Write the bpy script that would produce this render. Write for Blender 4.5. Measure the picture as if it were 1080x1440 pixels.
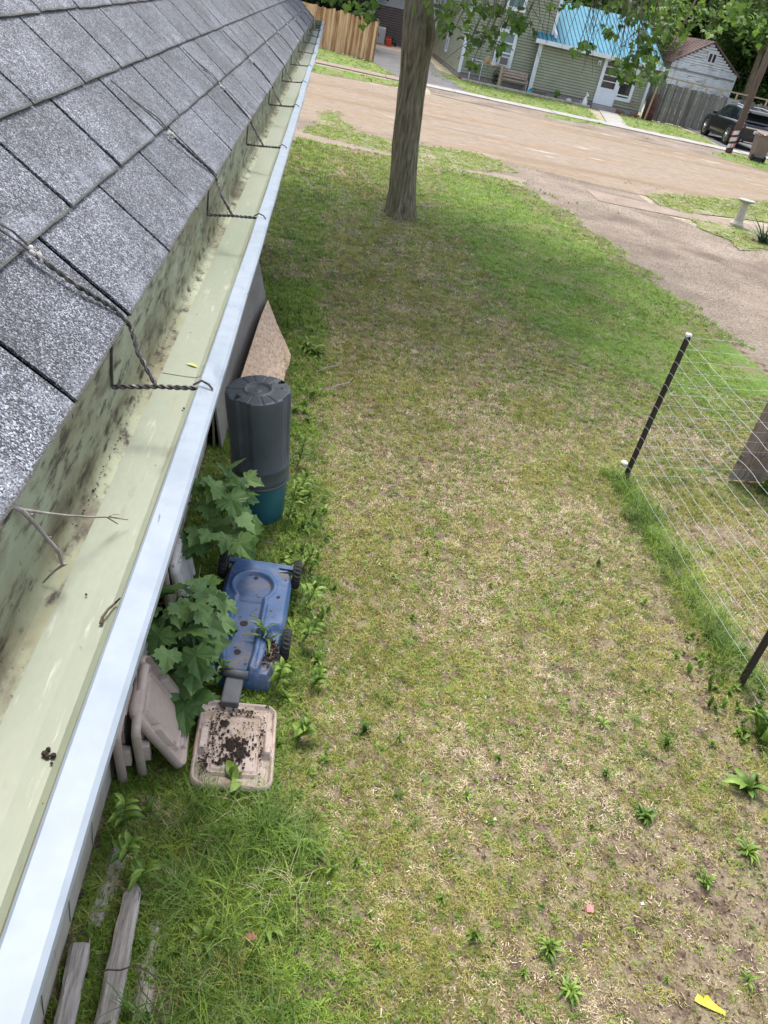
import bpy, math, random
import numpy as np
from mathutils import Vector, Matrix, Euler, noise as mnoise
random.seed(7); RNG = np.random.default_rng(11)
for o in list(bpy.data.objects): bpy.data.objects.remove(o)
S = bpy.context.scene
COL = S.collection
R = math.radians

# ------------------------------------------------------------------ camera
def nrm(v):
    v = np.array(v, float); return v/np.linalg.norm(v)
FPX = 1080.0
_Z = -nrm([(173-540)/FPX, -(2307-720)/FPX, -1])
_Y = nrm([(476-540)/FPX, 750/FPX, -1]); _Y = nrm(_Y-_Z*np.dot(_Y, _Z)); _X = np.cross(_Y, _Z)
CM = np.array([_X, _Y, _Z]); CP = np.array([0, 0, 3.0])
cam_d = bpy.data.cameras.new('camera'); cam = bpy.data.objects.new('camera', cam_d); COL.objects.link(cam)
cam_d.sensor_fit = 'VERTICAL'; cam_d.sensor_height = 36; cam_d.sensor_width = 27; cam_d.lens = 27
cam_d.clip_end = 1500; cam_d.clip_start = 0.02
mw = Matrix(CM.tolist()).to_4x4(); mw.translation = Vector(CP); cam.matrix_world = mw
S.camera = cam
# ------------------------------------------------------------------ sky, sun, exposure
SUN_EL, SUN_AZ = R(68), R(-6)       # azimuth clockwise from +Y
w = bpy.data.worlds.new('World'); S.world = w; w.use_nodes = True
nt = w.node_tree; bg = nt.nodes['Background']
sky = nt.nodes.new('ShaderNodeTexSky'); sky.sky_type = 'NISHITA'; sky.sun_disc = False
sky.sun_elevation = SUN_EL; sky.sun_rotation = SUN_AZ; sky.air_density = 1.0; sky.dust_density = 3.0; sky.ozone_density = 1.0
hs = nt.nodes.new('ShaderNodeHueSaturation'); hs.inputs['Saturation'].default_value = .62
nt.links.new(sky.outputs[0], hs.inputs['Color']); nt.links.new(hs.outputs[0], bg.inputs[0]); bg.inputs[1].default_value = 0.15
sd = bpy.data.lights.new('sun', 'SUN'); sd.energy = 1.5; sd.angle = R(18); sd.color = (1, .96, .90)
so = bpy.data.objects.new('sun', sd); COL.objects.link(so)
sv = Vector((math.sin(SUN_AZ)*math.cos(SUN_EL), math.cos(SUN_AZ)*math.cos(SUN_EL), math.sin(SUN_EL)))
so.rotation_euler = sv.to_track_quat('Z', 'Y').to_euler()
S.view_settings.view_transform = 'Standard'; S.view_settings.look = 'None'
S.view_settings.exposure = 1.45; S.view_settings.gamma = 1; S.view_settings.use_curve_mapping = False

# ------------------------------------------------------------------ place helpers (survey of the photograph)
def ray(px, py): return CM@nrm([(px-540)/FPX, -(py-720)/FPX, -1])
def g(px, py, z=0.0):
    r = ray(px, py); return CP+(z-3.0)/r[2]*r
def gy(px, py, y):
    r = ray(px, py); return CP+y/r[1]*r
# ------------------------------------------------------------------ numpy noise
def vnoise(x, y, seed=0):
    xi = np.floor(x).astype(int); yi = np.floor(y).astype(int); fx = x-xi; fy = y-yi
    fx = fx*fx*(3-2*fx); fy = fy*fy*(3-2*fy)
    def h(a, b):
        n = (a*374761393+b*668265263+seed*1442695041) & 0xffffffff
        n = ((n ^ (n >> 13))*1274126177) & 0xffffffff
        return ((n ^ (n >> 16)) & 0xffff)/65535.0
    return (h(xi, yi)*(1-fx)+h(xi+1, yi)*fx)*(1-fy)+(h(xi, yi+1)*(1-fx)+h(xi+1, yi+1)*fx)*fy
def fbm(x, y, s, seed=0, o=4):
    v = 0; a = .5; t = 0
    for k in range(o):
        v = v+a*vnoise(x*s, y*s, seed+k*7); t += a; a *= .5; s *= 2.03
    return v/t
def inpoly(x, y, P):
    c = np.zeros(np.shape(x), bool); n = len(P); j = n-1
    for i in range(n):
        xi, yi = P[i][0], P[i][1]; xj, yj = P[j][0], P[j][1]
        if yi != yj:
            c ^= ((yi > y) != (yj > y)) & (x < (xj-xi)*(y-yi)/(yj-yi)+xi)
        j = i
    return c

# ------------------------------------------------------------------ materials
def _lin(c):
    return tuple((v/12.92 if v <= .04045 else ((v+.055)/1.055)**2.4) for v in c)
def mat(name, cols, scale=3.0, rough=.8, detail=6, stretch=(1, 1, 1), bump=0.0, bscale=None, metal=0.0, fine=None,
        spec=.3, objrand=0.0, coords='world', trans=0.0, stops=None, dirt=None, coat=0.0, grime=None, seed=0.0):
    """cols: list of linear colours spread by noise. dirt=(colour, scale, threshold, width[, stretch])"""
    m = bpy.data.materials.new(name); m.use_nodes = True; n = m.node_tree; N = n.nodes; L = n.links
    b = N['Principled BSDF']; b.inputs['Roughness'].default_value = rough; b.inputs['Metallic'].default_value = metal
    b.inputs['Specular IOR Level'].default_value = spec; b.inputs['Coat Weight'].default_value = coat
    if coords == 'world': src = N.new('ShaderNodeNewGeometry').outputs['Position']
    else: src = N.new('ShaderNodeTexCoord').outputs['Object']
    mp = N.new('ShaderNodeMapping'); mp.inputs['Scale'].default_value = stretch; mp.inputs['Location'].default_value = (seed, seed*.7, seed*.3)
    L.new(src, mp.inputs[0])
    def noise(sc, det=detail, vec=None, rgh=.6):
        t = N.new('ShaderNodeTexNoise'); t.inputs['Scale'].default_value = sc; t.inputs['Detail'].default_value = det
        t.inputs['Roughness'].default_value = rgh
        L.new(vec or mp.outputs[0], t.inputs['Vector']); return t.outputs['Fac']
    def mix(a, bb, f, mode='MIX'):
        x = N.new('ShaderNodeMix'); x.data_type = 'RGBA'; x.blend_type = mode
        for s, v in ((0, f), (6, a), (7, bb)):
            if isinstance(v, (int, float)): x.inputs[s].default_value = v
            elif isinstance(v, tuple): x.inputs[s].default_value = (*v[:3], 1)
            else: L.new(v, x.inputs[s])
        return x.outputs[2]
    f = noise(scale)
    if objrand:
        oi = N.new('ShaderNodeObjectInfo'); a = N.new('ShaderNodeMath'); a.operation = 'MULTIPLY_ADD'
        L.new(oi.outputs['Random'], a.inputs[0]); a.inputs[1].default_value = objrand; 
        a2 = N.new('ShaderNodeMath'); a2.operation = 'ADD'; L.new(f, a2.inputs[0]); a2.inputs[1].default_value = -objrand/2
        L.new(a2.outputs[0], a.inputs[2]); f = a.outputs[0]
    r = N.new('ShaderNodeValToRGB'); L.new(f, r.inputs[0]); e = r.color_ramp.elements
    k = len(cols)
    if k == 1: cols = [cols[0], tuple(c*1.12 for c in cols[0])]; k = 2
    st = stops or [.32+.36*i/(k-1) for i in range(k)]
    e[0].position = st[0]; e[0].color = (*cols[0], 1); e[1].position = st[-1]; e[1].color = (*cols[-1], 1)
    for i in range(1, k-1):
        q = e.new(st[i]); q.color = (*cols[i], 1)
    c = r.outputs[0]
    if fine:      # (scale, amount)
        ff = noise(fine[0], 2); q = N.new('ShaderNodeMapRange'); L.new(ff, q.inputs[0])
        q.inputs[1].default_value = .3; q.inputs[2].default_value = .7; q.inputs[3].default_value = 1-fine[1]; q.inputs[4].default_value = 1+fine[1]
        v = N.new('ShaderNodeVectorMath'); v.operation = 'SCALE'; L.new(c, v.inputs[0]); L.new(q.outputs[0], v.inputs['Scale']); c = v.outputs[0]
    for d in ([dirt] if dirt and not isinstance(dirt, list) else (dirt or [])):
        vec = None
        if len(d) > 4:
            m2 = N.new('ShaderNodeMapping'); m2.inputs['Scale'].default_value = d[4]; L.new(src, m2.inputs[0]); vec = m2.outputs[0]
        df = noise(d[1], 8, vec, .65); q = N.new('ShaderNodeMapRange'); L.new(df, q.inputs[0])
        q.inputs[1].default_value = d[2]; q.inputs[2].default_value = d[2]+d[3]
        c = mix(c, d[0], q.outputs[0])
    L.new(c, b.inputs['Base Color'])
    if trans:
        b.inputs['Transmission Weight'].default_value = 0
        tr = N.new('ShaderNodeBsdfTranslucent'); L.new(c, tr.inputs[0]); ms = N.new('ShaderNodeMixShader'); ms.inputs[0].default_value = trans
        out = N['Material Output']; L.new(b.outputs[0], ms.inputs[1]); L.new(tr.outputs[0], ms.inputs[2]); L.new(ms.outputs[0], out.inputs[0])
    if bump:
        bp = N.new('ShaderNodeBump'); bp.inputs['Distance'].default_value = bump; bp.inputs['Strength'].default_value = 1
        L.new(noise(bscale or scale*4, 5), bp.inputs['Height']); L.new(bp.outputs[0], b.inputs['Normal'])
    return m
def glassm(name, col=(.02, .025, .03), rough=.08):
    m = mat(name, [col], rough=rough, spec=.8); return m

# ------------------------------------------------------------------ mesh helpers
class MB:
    def __init__(s): s.v = []; s.f = []; s.m = []
    def add(s, v, f, m=0):
        o = len(s.v); s.v += [tuple(p) for p in v]; s.f += [tuple(i+o for i in q) for q in f]; s.m += [m]*len(f); return s
    def box(s, x0, x1, y0, y1, z0, z1, m=0):
        return s.add([(x0, y0, z0), (x1, y0, z0), (x1, y1, z0), (x0, y1, z0), (x0, y0, z1), (x1, y0, z1), (x1, y1, z1), (x0, y1, z1)],
                     [(0, 3, 2, 1), (4, 5, 6, 7), (0, 1, 5, 4), (1, 2, 6, 5), (2, 3, 7, 6), (3, 0, 4, 7)], m)
    def hexa(s, b, t, m=0):   # bottom quad, top quad
        return s.add(list(b)+list(t), [(0, 3, 2, 1), (4, 5, 6, 7), (0, 1, 5, 4), (1, 2, 6, 5), (2, 3, 7, 6), (3, 0, 4, 7)], m)
    def tube(s, pts, rad, n=6, m=0, cap=True):
        pts = [Vector(p) for p in pts]; k = len(pts)
        rad = rad if hasattr(rad, '__len__') else [rad]*k
        up = Vector((0, 0, 1)); V = []; prev = None
        for i, p in enumerate(pts):
            t = (pts[min(i+1, k-1)]-pts[max(i-1, 0)]); t = t.normalized() if t.length > 1e-9 else Vector((0, 0, 1))
            if prev is None:
                a = t.cross(up if abs(t.z) < .9 else Vector((1, 0, 0))).normalized()
            else:
                a = prev-t*prev.dot(t); a = a.normalized() if a.length > 1e-6 else t.orthogonal().normalized()
            prev = a; b = t.cross(a)
            for j in range(n):
                th = 2*math.pi*j/n; V.append(p+(a*math.cos(th)+b*math.sin(th))*rad[i])
        F = [(i*n+j, i*n+(j+1) % n, (i+1)*n+(j+1) % n, (i+1)*n+j) for i in range(k-1) for j in range(n)]
        if cap: F += [tuple(range(n))[::-1], tuple((k-1)*n+j for j in range(n))]
        return s.add(V, F, m)
    def lathe(s, prof, n=32, c=(0, 0), m=0, rfun=None):
        V = []
        for (r, z) in prof:
            for j in range(n):
                th = 2*math.pi*j/n; rr = rfun(r, z, th) if rfun else r
                V.append((c[0]+rr*math.cos(th), c[1]+rr*math.sin(th), z))
        k = len(prof)
        return s.add(V, [(i*n+j, i*n+(j+1) % n, (i+1)*n+(j+1) % n, (i+1)*n+j) for i in range(k-1) for j in range(n)], m)
    def xf(s, M):
        s.v = [tuple(M@Vector(p)) for p in s.v]; return s
    def mesh(s, name, mats, smooth=False):
        me = bpy.data.meshes.new(name); me.from_pydata(s.v, [], s.f)
        for mm in (mats if isinstance(mats, (list, tuple)) else [mats]): me.materials.append(mm)
        if any(s.m): me.polygons.foreach_set('material_index', s.m)
        if smooth: me.polygons.foreach_set('use_smooth', [True]*len(me.polygons))
        me.update(); return me
    def build(s, name, mats, parent=None, smooth=False, loc=(0, 0, 0), rot=(0, 0, 0), **kw):
        return link(name, s.mesh(name, mats, smooth), parent, loc, rot, **kw)
def tag(o, label=None, cat=None, group=None, kind=None):
    if label: o['label'] = label
    if cat: o['category'] = cat
    if group: o['group'] = group
    if kind: o['kind'] = kind
    return o
def link(name, me, parent=None, loc=(0, 0, 0), rot=(0, 0, 0), scl=None, **kw):
    o = bpy.data.objects.new(name, me); COL.objects.link(o); o.location = loc; o.rotation_euler = rot
    if scl is not None: o.scale = (scl, scl, scl) if isinstance(scl, (int, float)) else scl
    if parent: o.parent = parent
    return tag(o, **kw)
def thing(name, label, cat, loc=(0, 0, 0), rot=(0, 0, 0), group=None, scl=None):
    return link(name, None, None, loc, rot, scl, label=label, cat=cat, group=group)
def copy_tree(o, parent=None):
    c = o.copy(); COL.objects.link(c)
    if parent: c.parent = parent
    for ch in list(o.children): copy_tree(ch, c)
    return c
def bevel(o, w=.005, seg=2):
    m = o.modifiers.new('bevel', 'BEVEL'); m.width = w; m.segments = seg; m.limit_method = 'ANGLE'; m.angle_limit = R(40); return o
def sheet(name, poly, z, m, jit=0.0, step=.5, seed=0, **kw):
    P = [Vector((p[0], p[1])) for p in poly]; out = []
    for i, p in enumerate(P):
        q = P[(i+1) % len(P)]; n = max(1, int((q-p).length/step)) if jit else 1
        for k in range(n):
            t = p.lerp(q, k/n)
            if jit:
                t = t+Vector((float(fbm(np.array([t.x]), np.array([t.y]), 1.3, seed)[0])-.5, float(fbm(np.array([t.x]), np.array([t.y]), 1.3, seed+50)[0])-.5))*jit*2
            out.append((t.x, t.y, z))
    from mathutils.geometry import tessellate_polygon
    tr = tessellate_polygon([[Vector(p) for p in out]])
    F = []
    for a, b, c in tr:
        A, B, Cc = Vector(out[a]), Vector(out[b]), Vector(out[c])
        F.append((a, b, c) if (B-A).cross(Cc-A).z > 0 else (a, c, b))
    mb = MB(); mb.add(out, F); return mb.build(name, m, kind='structure', **kw)

# ------------------------------------------------------------------ scatter (ground cover that nobody could count)
def scatter(name, pts, protos, idx, rz, tilt, scl, label=None, parent=None, cat=None):
    n = len(pts); me = bpy.data.meshes.new(name); me.vertices.add(n); me.vertices.foreach_set('co', np.asarray(pts, float).ravel())
    a = me.attributes.new('rot', 'FLOAT_VECTOR', 'POINT')
    rot = np.zeros((n, 3)); rot[:, 0] = tilt[:, 0]; rot[:, 1] = tilt[:, 1]; rot[:, 2] = rz
    a.data.foreach_set('vector', rot.ravel())
    a = me.attributes.new('scl', 'FLOAT', 'POINT'); a.data.foreach_set('value', np.asarray(scl, float))
    a = me.attributes.new('pick', 'INT', 'POINT'); a.data.foreach_set('value', np.asarray(idx, int).tolist())
    o = link(name, me, parent, label=label, cat=cat, kind='stuff')
    cl = bpy.data.collections.new(name+'_kinds')
    for k, pm in enumerate(protos):
        po = bpy.data.objects.new('kind_%02d' % k, pm); cl.objects.link(po)
    names = sorted([(ob.name, i) for i, ob in enumerate(cl.objects)])
    gt = bpy.data.node_groups.new(name, 'GeometryNodeTree')
    gt.interface.new_socket('Geometry', in_out='INPUT', socket_type='NodeSocketGeometry')
    gt.interface.new_socket('Geometry', in_out='OUTPUT', socket_type='NodeSocketGeometry')
    N = gt.nodes; L = gt.links; gi = N.new('NodeGroupInput'); go = N.new('NodeGroupOutput')
    ip = N.new('GeometryNodeInstanceOnPoints'); ci = N.new('GeometryNodeCollectionInfo')
    ci.inputs[0].default_value = cl; ci.inputs[1].default_value = True; ci.inputs[2].default_value = True
    def na(nm, t):
        x = N.new('GeometryNodeInputNamedAttribute'); x.data_type = t; x.inputs[0].default_value = nm; return x.outputs[0]
    L.new(gi.outputs[0], ip.inputs['Points']); L.new(ci.outputs[0], ip.inputs['Instance']); ip.inputs['Pick Instance'].default_value = True
    L.new(na('pick', 'INT'), ip.inputs['Instance Index']); L.new(na('rot', 'FLOAT_VECTOR'), ip.inputs['Rotation']); L.new(na('scl', 'FLOAT'), ip.inputs['Scale'])
    L.new(ip.outputs[0], go.inputs[0])
    md = o.modifiers.new('scatter', 'NODES'); md.node_group = gt
    return o
def blade(mb, x, y, h, w, lean, az, curl=1.0, seg=3, m=0):
    d = Vector((math.cos(az), math.sin(az), 0)); s = Vector((-math.sin(az), math.cos(az), 0))
    V = []
    for k in range(seg+1):
        t = k/seg; out = lean*h*(t**(1+curl)); up = h*math.sqrt(max(0.02, 1-(lean*.8*t)**2))*t
        c = Vector((x, y, 0))+d*out+Vector((0, 0, up)); ww = w*(1-t*.9)/2
        V += [c-s*ww, c+s*ww]
    mb.add(V, [(2*k, 2*k+1, 2*k+3, 2*k+2) for k in range(seg)], m)
def tuft(n, rad, h, w, lean, seg=3, rnd=random, mats=1):
    mb = MB()
    for i in range(n):
        a = rnd.uniform(0, 6.283); r = rad*math.sqrt(rnd.random())
        blade(mb, r*math.cos(a), r*math.sin(a), h*rnd.uniform(.5, 1.15), w*rnd.uniform(.7, 1.3), rnd.uniform(lean[0], lean[1]), rnd.uniform(0, 6.283), rnd.uniform(.3, 1.3), seg, rnd.randrange(mats))
    return mb
def leaf_pts(L, W, n=5, bend=.25, fold=.15, wave=0):
    """lanceolate leaf along +x, returns verts, faces"""
    V = []; F = []
    for k in range(n+1):
        t = k/n; wd = W*math.sin(math.pi*min(1, .06+t*.94))**.8*(1.0 if t < .98 else .1)/2
        z = bend*L*math.sin(t*2.2)-bend*L*.9*t*t; x = L*t
        wv = wave*math.sin(t*23)
        V += [(x, -wd-wv*.3, z+wd*fold*2+wv), (x, 0, z), (x, wd+wv*.3, z+wd*fold*2-wv)]
    for k in range(n):
        a = 3*k; F += [(a, a+1, a+4, a+3), (a+1, a+2, a+5, a+4)]
    return V, F
def rosette(n, L, W, bend=.25, mb=None, up=.25, wave=0, rnd=random):
    mb = mb or MB()
    for i in range(n):
        V, F = leaf_pts(L*rnd.uniform(.35, 1.15), W*rnd.uniform(.7, 1.15), 6, bend*rnd.uniform(.6, 1.4), .2, wave)
        M = Matrix.Rotation(i*2.4+rnd.uniform(-.3, .3), 4, 'Z')@Matrix.Rotation(-up*rnd.uniform(.3, 2.0), 4, 'Y')
        mb.add([M@Vector(v) for v in V], F)
    return mb
_half = [(0, 0), (.10, -.03), (.22, -.14), (.33, -.13), (.34, .00), (.45, .02), (.55, .12), (.50, .20), (.62, .35), (.46, .38), (.44, .47), (.30, .43), (.26, .56), (.31, .67), (.17, .74), (.0, 1.0)]
def maple_mesh(name, m, size, curl, rnd):
    mb = MB(); pts = []
    for sgn in (1, -1):
        V = [];
        for (x, y) in _half:
            xx = x*size*sgn; yy = y*size; z = abs(xx)*.22-curl*size*(y-.2)**2-curl*size*1.2*(abs(x))**2+rnd.uniform(-.01, .01)*size
            V.append((xx, yy, z))
        ctr = (0, .22*size, 0); V.append(ctr); c = len(V)-1
        F = []
        for i in range(len(_half)-1):
            F.append((c, i, i+1) if sgn > 0 else (c, i+1, i))
        mb.add(V, F)
    mb.tube([(0, 0, 0), (0, -.18*size, -.02*size), (0, -.38*size, -.1*size)], .008*size, 4)
    return mb.mesh(name, m)

# =====================================================================================  MATERIALS
soil = mat('lawn_soil', [(.06, .041, .031), (.135, .098, .068), (.22, .18, .115), (.11, .12, .042)], 9, .95, bump=.012, bscale=60, fine=(90, .35))
gravel = mat('gravel', [(.13, .10, .076), (.20, .16, .122), (.26, .213, .17)], .8, .95, bump=.02, bscale=28, fine=(38, .38), dirt=[((.13, .10, .08), 16, .53, .12), ((.42, .37, .32), 22, .60, .08), ((.10, .072, .055), .33, .53, .14)])
roadm = mat('street_gravel', [(.15, .112, .078), (.215, .158, .10), (.225, .18, .135), (.215, .14, .082)], .5, .95, bump=.02, bscale=14, fine=(17, .24), stretch=(.16, 1.1, 1), dirt=[((.16, .125, .10), 5, .55, .1, (.6, 1, 1)), ((.40, .36, .31), 1.3, .60, .12, (.3, 1, 1)), ((.15, .115, .09), .5, .60, .06, (.25, 1.6, 1)), ((.40, .36, .31), 14, .62, .05)])
baseground = mat('bare_ground', [(.22, .19, .13), (.33, .28, .21), (.19, .20, .08)], .8, .95, bump=.02, bscale=20, fine=(30, .3))
turfm = mat('turf', [(.07, .125, .02), (.115, .19, .032), (.19, .24, .06)], 1.5, .95, bump=.03, bscale=40, fine=(22, .3), dirt=[((.20, .17, .09), 1.3, .48, .14), ((.30, .245, .17), 3.3, .58, .10)])
concrete = mat('concrete', [(.26, .245, .22), (.34, .32, .295)], 1.2, .9, bump=.003, bscale=40, fine=(30, .12))
oldwalk = mat('dusty_walk', [(.20, .155, .12), (.27, .215, .17)], 1.6, .95, bump=.006, bscale=40, fine=(40, .2))
asphalt = mat('asphalt', [(.085, .085, .088), (.14, .135, .13)], 1.2, .9, bump=.003, bscale=60, fine=(40, .2))

grn = mat('blade_green', [(.095, .165, .014), (.165, .26, .026), (.27, .38, .06)], 1.1, .55, trans=.22, objrand=.45, spec=.35)
ylw = mat('blade_olive', [(.18, .195, .032), (.31, .305, .07), (.46, .43, .14)], 1.3, .7, trans=.2, objrand=.5)
brt = mat('blade_bright', [(.15, .25, .02), (.24, .36, .035), (.34, .46, .07)], 1.1, .55, trans=.3, objrand=.45, spec=.35)
straw = mat('blade_straw', [(.26, .19, .085), (.46, .365, .21), (.68, .58, .40)], 2.0, .8, trans=.15, objrand=.7)
litterm = mat('leaf_litter', [(.07, .045, .03), (.17, .115, .08), (.33, .25, .18)], 14, .85, objrand=.6)
weedm = mat('weed_leaf', [(.07, .135, .016), (.135, .225, .03), (.23, .34, .06)], 6, .5, trans=.2, objrand=.4, spec=.4)
darkleaf = mat('maple_leaf', [(.055, .115, .026), (.095, .175, .045), (.155, .25, .075)], 7, .5, trans=.18, objrand=.35, spec=.35, fine=(60, .12))
treeleaf = mat('tree_leaf', [(.04, .09, .012), (.085, .165, .02), (.16, .27, .035)], 2.5, .5, trans=.35, objrand=.45, spec=.35)
farleaf = mat('far_leaf', [(.035, .08, .016), (.07, .14, .028), (.12, .22, .05)], .6, .7, trans=.2, objrand=.5)
farleaf2 = mat('far_leaf_light', [(.09, .17, .03), (.15, .27, .05), (.22, .36, .09)], .6, .7, trans=.25, objrand=.5)
coniferm = mat('conifer_needles', [(.012, .032, .014), (.022, .055, .022), (.04, .085, .03)], .8, .8, objrand=.4)
barkm = mat('bark', [(.075, .062, .038), (.17, .145, .095), (.27, .235, .17)], 26, .95, stretch=(1, 1, .13), bump=.035, bscale=34,
            dirt=((.11, .11, .045), 2.2, .50, .2))
stemm = mat('stem', [(.10, .13, .04), (.16, .15, .07)], 10, .8)
shingm = bpy.data.materials.new('shingle_granules')

# shingle granules
def make_shingle():
    m = shingm; m.use_nodes = True; N = m.node_tree.nodes; L = m.node_tree.links; b = N['Principled BSDF']
    b.inputs['Roughness'].default_value = .75; b.inputs['Specular IOR Level'].default_value = .45
    geo = N.new('ShaderNodeNewGeometry'); tc = N.new('ShaderNodeTexCoord')
    v = N.new('ShaderNodeTexVoronoi'); v.inputs['Scale'].default_value = 560; L.new(geo.outputs['Position'], v.inputs['Vector'])
    sp = N.new('ShaderNodeSeparateColor'); L.new(v.outputs['Color'], sp.inputs[0])
    r = N.new('ShaderNodeValToRGB'); e = r.color_ramp.elements; e[0].position = .0; e[0].color = (.022, .024, .030, 1); e[1].position = 1; e[1].color = (.60, .63, .70, 1)
    for p, c in ((.35, (.078, .082, .098)), (.68, (.20, .21, .24)), (.86, (.38, .40, .45))):
        q = e.new(p); q.color = (*c, 1)
    L.new(sp.outputs[0], r.inputs[0])
    def nz(sc, det=5, st=None):
        t = N.new('ShaderNodeTexNoise'); t.inputs['Scale'].default_value = sc; t.inputs['Detail'].default_value = det
        if st:
            mp = N.new('ShaderNodeMapping'); mp.inputs['Scale'].default_value = st; L.new(geo.outputs['Position'], mp.inputs[0]); L.new(mp.outputs[0], t.inputs[0])
        else: L.new(geo.outputs['Position'], t.inputs[0])
        return t.outputs['Fac']
    def mr(f, a, bb, c, d):
        q = N.new('ShaderNodeMapRange'); L.new(f, q.inputs[0]); q.inputs[1].default_value = a; q.inputs[2].default_value = bb; q.inputs[3].default_value = c; q.inputs[4].default_value = d; return q.outputs[0]
    oi = N.new('ShaderNodeObjectInfo')
    f1 = mr(nz(4.2), .3, .7, .34, .66); f2 = mr(oi.outputs['Random'], 0, 1, .86, 1.12); f3 = mr(nz(60, 3), .35, .65, .8, 1.2)
    def mul(a, bb):
        q = N.new('ShaderNodeMath'); q.operation = 'MULTIPLY'; L.new(a, q.inputs[0]); L.new(bb, q.inputs[1]); return q.outputs[0]
    k = mul(mul(f1, f2), f3)
    sc = N.new('ShaderNodeVectorMath'); sc.operation = 'SCALE'; L.new(r.outputs[0], sc.inputs[0]); L.new(k, sc.inputs['Scale'])
    # pale lichen crust patches (uv.x runs down the tab: 0 top .. 1 lower edge)
    uv = N.new('ShaderNodeUVMap'); su = N.new('ShaderNodeSeparateXYZ'); L.new(uv.outputs[0], su.inputs[0])
    edge = mr(su.outputs[1], .0, .35, .16, 0)
    a = N.new('ShaderNodeMath'); a.operation = 'ADD'; L.new(nz(16, 7), a.inputs[0]); L.new(edge, a.inputs[1])
    lf = mr(a.outputs[0], .60, .76, 0, .38)
    mx = N.new('ShaderNodeMix'); mx.data_type = 'RGBA'; L.new(lf, mx.inputs[0]); L.new(sc.outputs[0], mx.inputs[6])
    v2 = N.new('ShaderNodeVectorMath'); v2.operation = 'SCALE'; L.new(mx.outputs[2], v2.inputs[0]); v2.inputs['Scale'].default_value = 1
    lic = N.new('ShaderNodeMix'); lic.data_type = 'RGBA'; L.new(mr(sp.outputs[1], .3, .6, 0, 1), lic.inputs[0]); lic.inputs[6].default_value = (.09, .095, .11, 1); lic.inputs[7].default_value = (.36, .385, .43, 1)
    L.new(lic.outputs[2], mx.inputs[7])
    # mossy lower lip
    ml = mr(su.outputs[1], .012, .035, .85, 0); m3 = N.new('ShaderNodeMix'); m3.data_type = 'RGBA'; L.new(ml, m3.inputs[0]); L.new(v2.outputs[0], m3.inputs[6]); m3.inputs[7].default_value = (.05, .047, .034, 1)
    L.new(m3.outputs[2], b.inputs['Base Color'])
    bp = N.new('ShaderNodeBump'); bp.inputs['Distance'].default_value = .0007; L.new(v.outputs['Distance'], bp.inputs['Height']); bp.invert = True
    L.new(bp.outputs[0], b.inputs['Normal'])
make_shingle()
darkm = mat('dark_underlay', [(.012, .012, .014), (.03, .03, .032)], 20, .9)
gutin = mat('gutter_cream', [(.182, .208, .150), (.218, .242, .182), (.245, .262, .212)], 4, .45, spec=.4, stretch=(1, .35, 1), fine=(160, .04),
            dirt=[((.24, .235, .155), 9, .60, .16, (1, .12, 1)), ((.15, .14, .095), 14, .60, .14, (2.5, .5, 1)), ((.34, .35, .30), 30, .62, .10, (3, .25, 1)), ((.10, .085, .055), 60, .69, .05)])
gutback = mat('gutter_stained', [(.25, .275, .18), (.32, .345, .245)], 6, .6, stretch=(1, .5, 1),
              dirt=[((.19, .18, .11), 5, .44, .2, (1, .8, 1.2)), ((.085, .07, .045), 9, .50, .16, (1, .6, 2.0)), ((.045, .036, .026), 38, .52, .12, (1, .5, 1.6)), ((.02, .022, .016), 70, .64, .05, (1, 1, .6))])
gutlip = mat('gutter_white', [(.185, .222, .258), (.225, .258, .292)], 9, .5, spec=.4, bump=.0006, bscale=9, fine=(40, .06), dirt=[((.145, .18, .21), 22, .58, .10, (1, .3, 1)), ((.07, .085, .10), 60, .69, .03, (1.5, .25, 1.5))])
guttan = mat('gutter_tan_edge', [(.20, .19, .11), (.26, .245, .15)], 14, .5, stretch=(1, .3, 1))
fascm = mat('fascia_paint', [(.42, .42, .33), (.5, .5, .4)], 5, .6)
sidingm = mat('grey_siding', [(.27, .25, .205), (.34, .315, .26)], 5, .85, bump=.0015, bscale=120, stretch=(1, .3, 1), fine=(60, .1), objrand=.15)
wirem = mat('galvanised_wire', [(.035, .03, .028), (.12, .11, .105)], 60, .5, metal=.4)
wirel = mat('fence_wire', [(.45, .46, .44), (.62, .62, .60)], 20, .45, metal=.3)
twigm = mat('twig_bark', [(.20, .17, .15), (.36, .32, .29)], 60, .9)
debris = mat('dark_debris', [(.018, .012, .009), (.05, .035, .025)], 60, .95)
osbm = mat('osb_board', [(.34, .22, .14), (.50, .36, .25), (.60, .46, .34)], 38, .85, stretch=(1, .35, 1), bump=.003, bscale=60, fine=(110, .2))
greyboard = mat('grey_board', [(.145, .13, .115), (.20, .18, .16)], 5, .8, stretch=(2, .3, 1), fine=(40, .08))
oldwood = mat('weathered_timber', [(.17, .15, .13), (.31, .28, .25), (.42, .39, .35)], 14, .9, stretch=(3, .25, 3), bump=.006, bscale=30, dirt=((.05, .04, .03), 20, .62, .08, (3, .3, 3)))
canm = mat('slate_plastic', [(.048, .060, .072), (.068, .083, .096)], 5, .5, spec=.4, fine=(50, .06), dirt=((.085, .095, .10), 5, .55, .25))
tealm = mat('teal_plastic', [(.012, .075, .095), (.022, .11, .13)], 4, .45, spec=.4, fine=(40, .08))
bluem = mat('blue_plastic', [(.032, .070, .165), (.048, .10, .215), (.08, .135, .255)], 6, .5, spec=.4, fine=(60, .08), dirt=[((.15, .125, .11), 6, .52, .2), ((.05, .035, .025), 28, .63, .05)])
blueflat = mat('blue_plastic_grey', [(.045, .080, .165), (.08, .115, .20)], 5, .6, dirt=[((.15, .13, .115), 7, .52, .2), ((.03, .02, .015), 30, .60, .05)])
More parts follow.
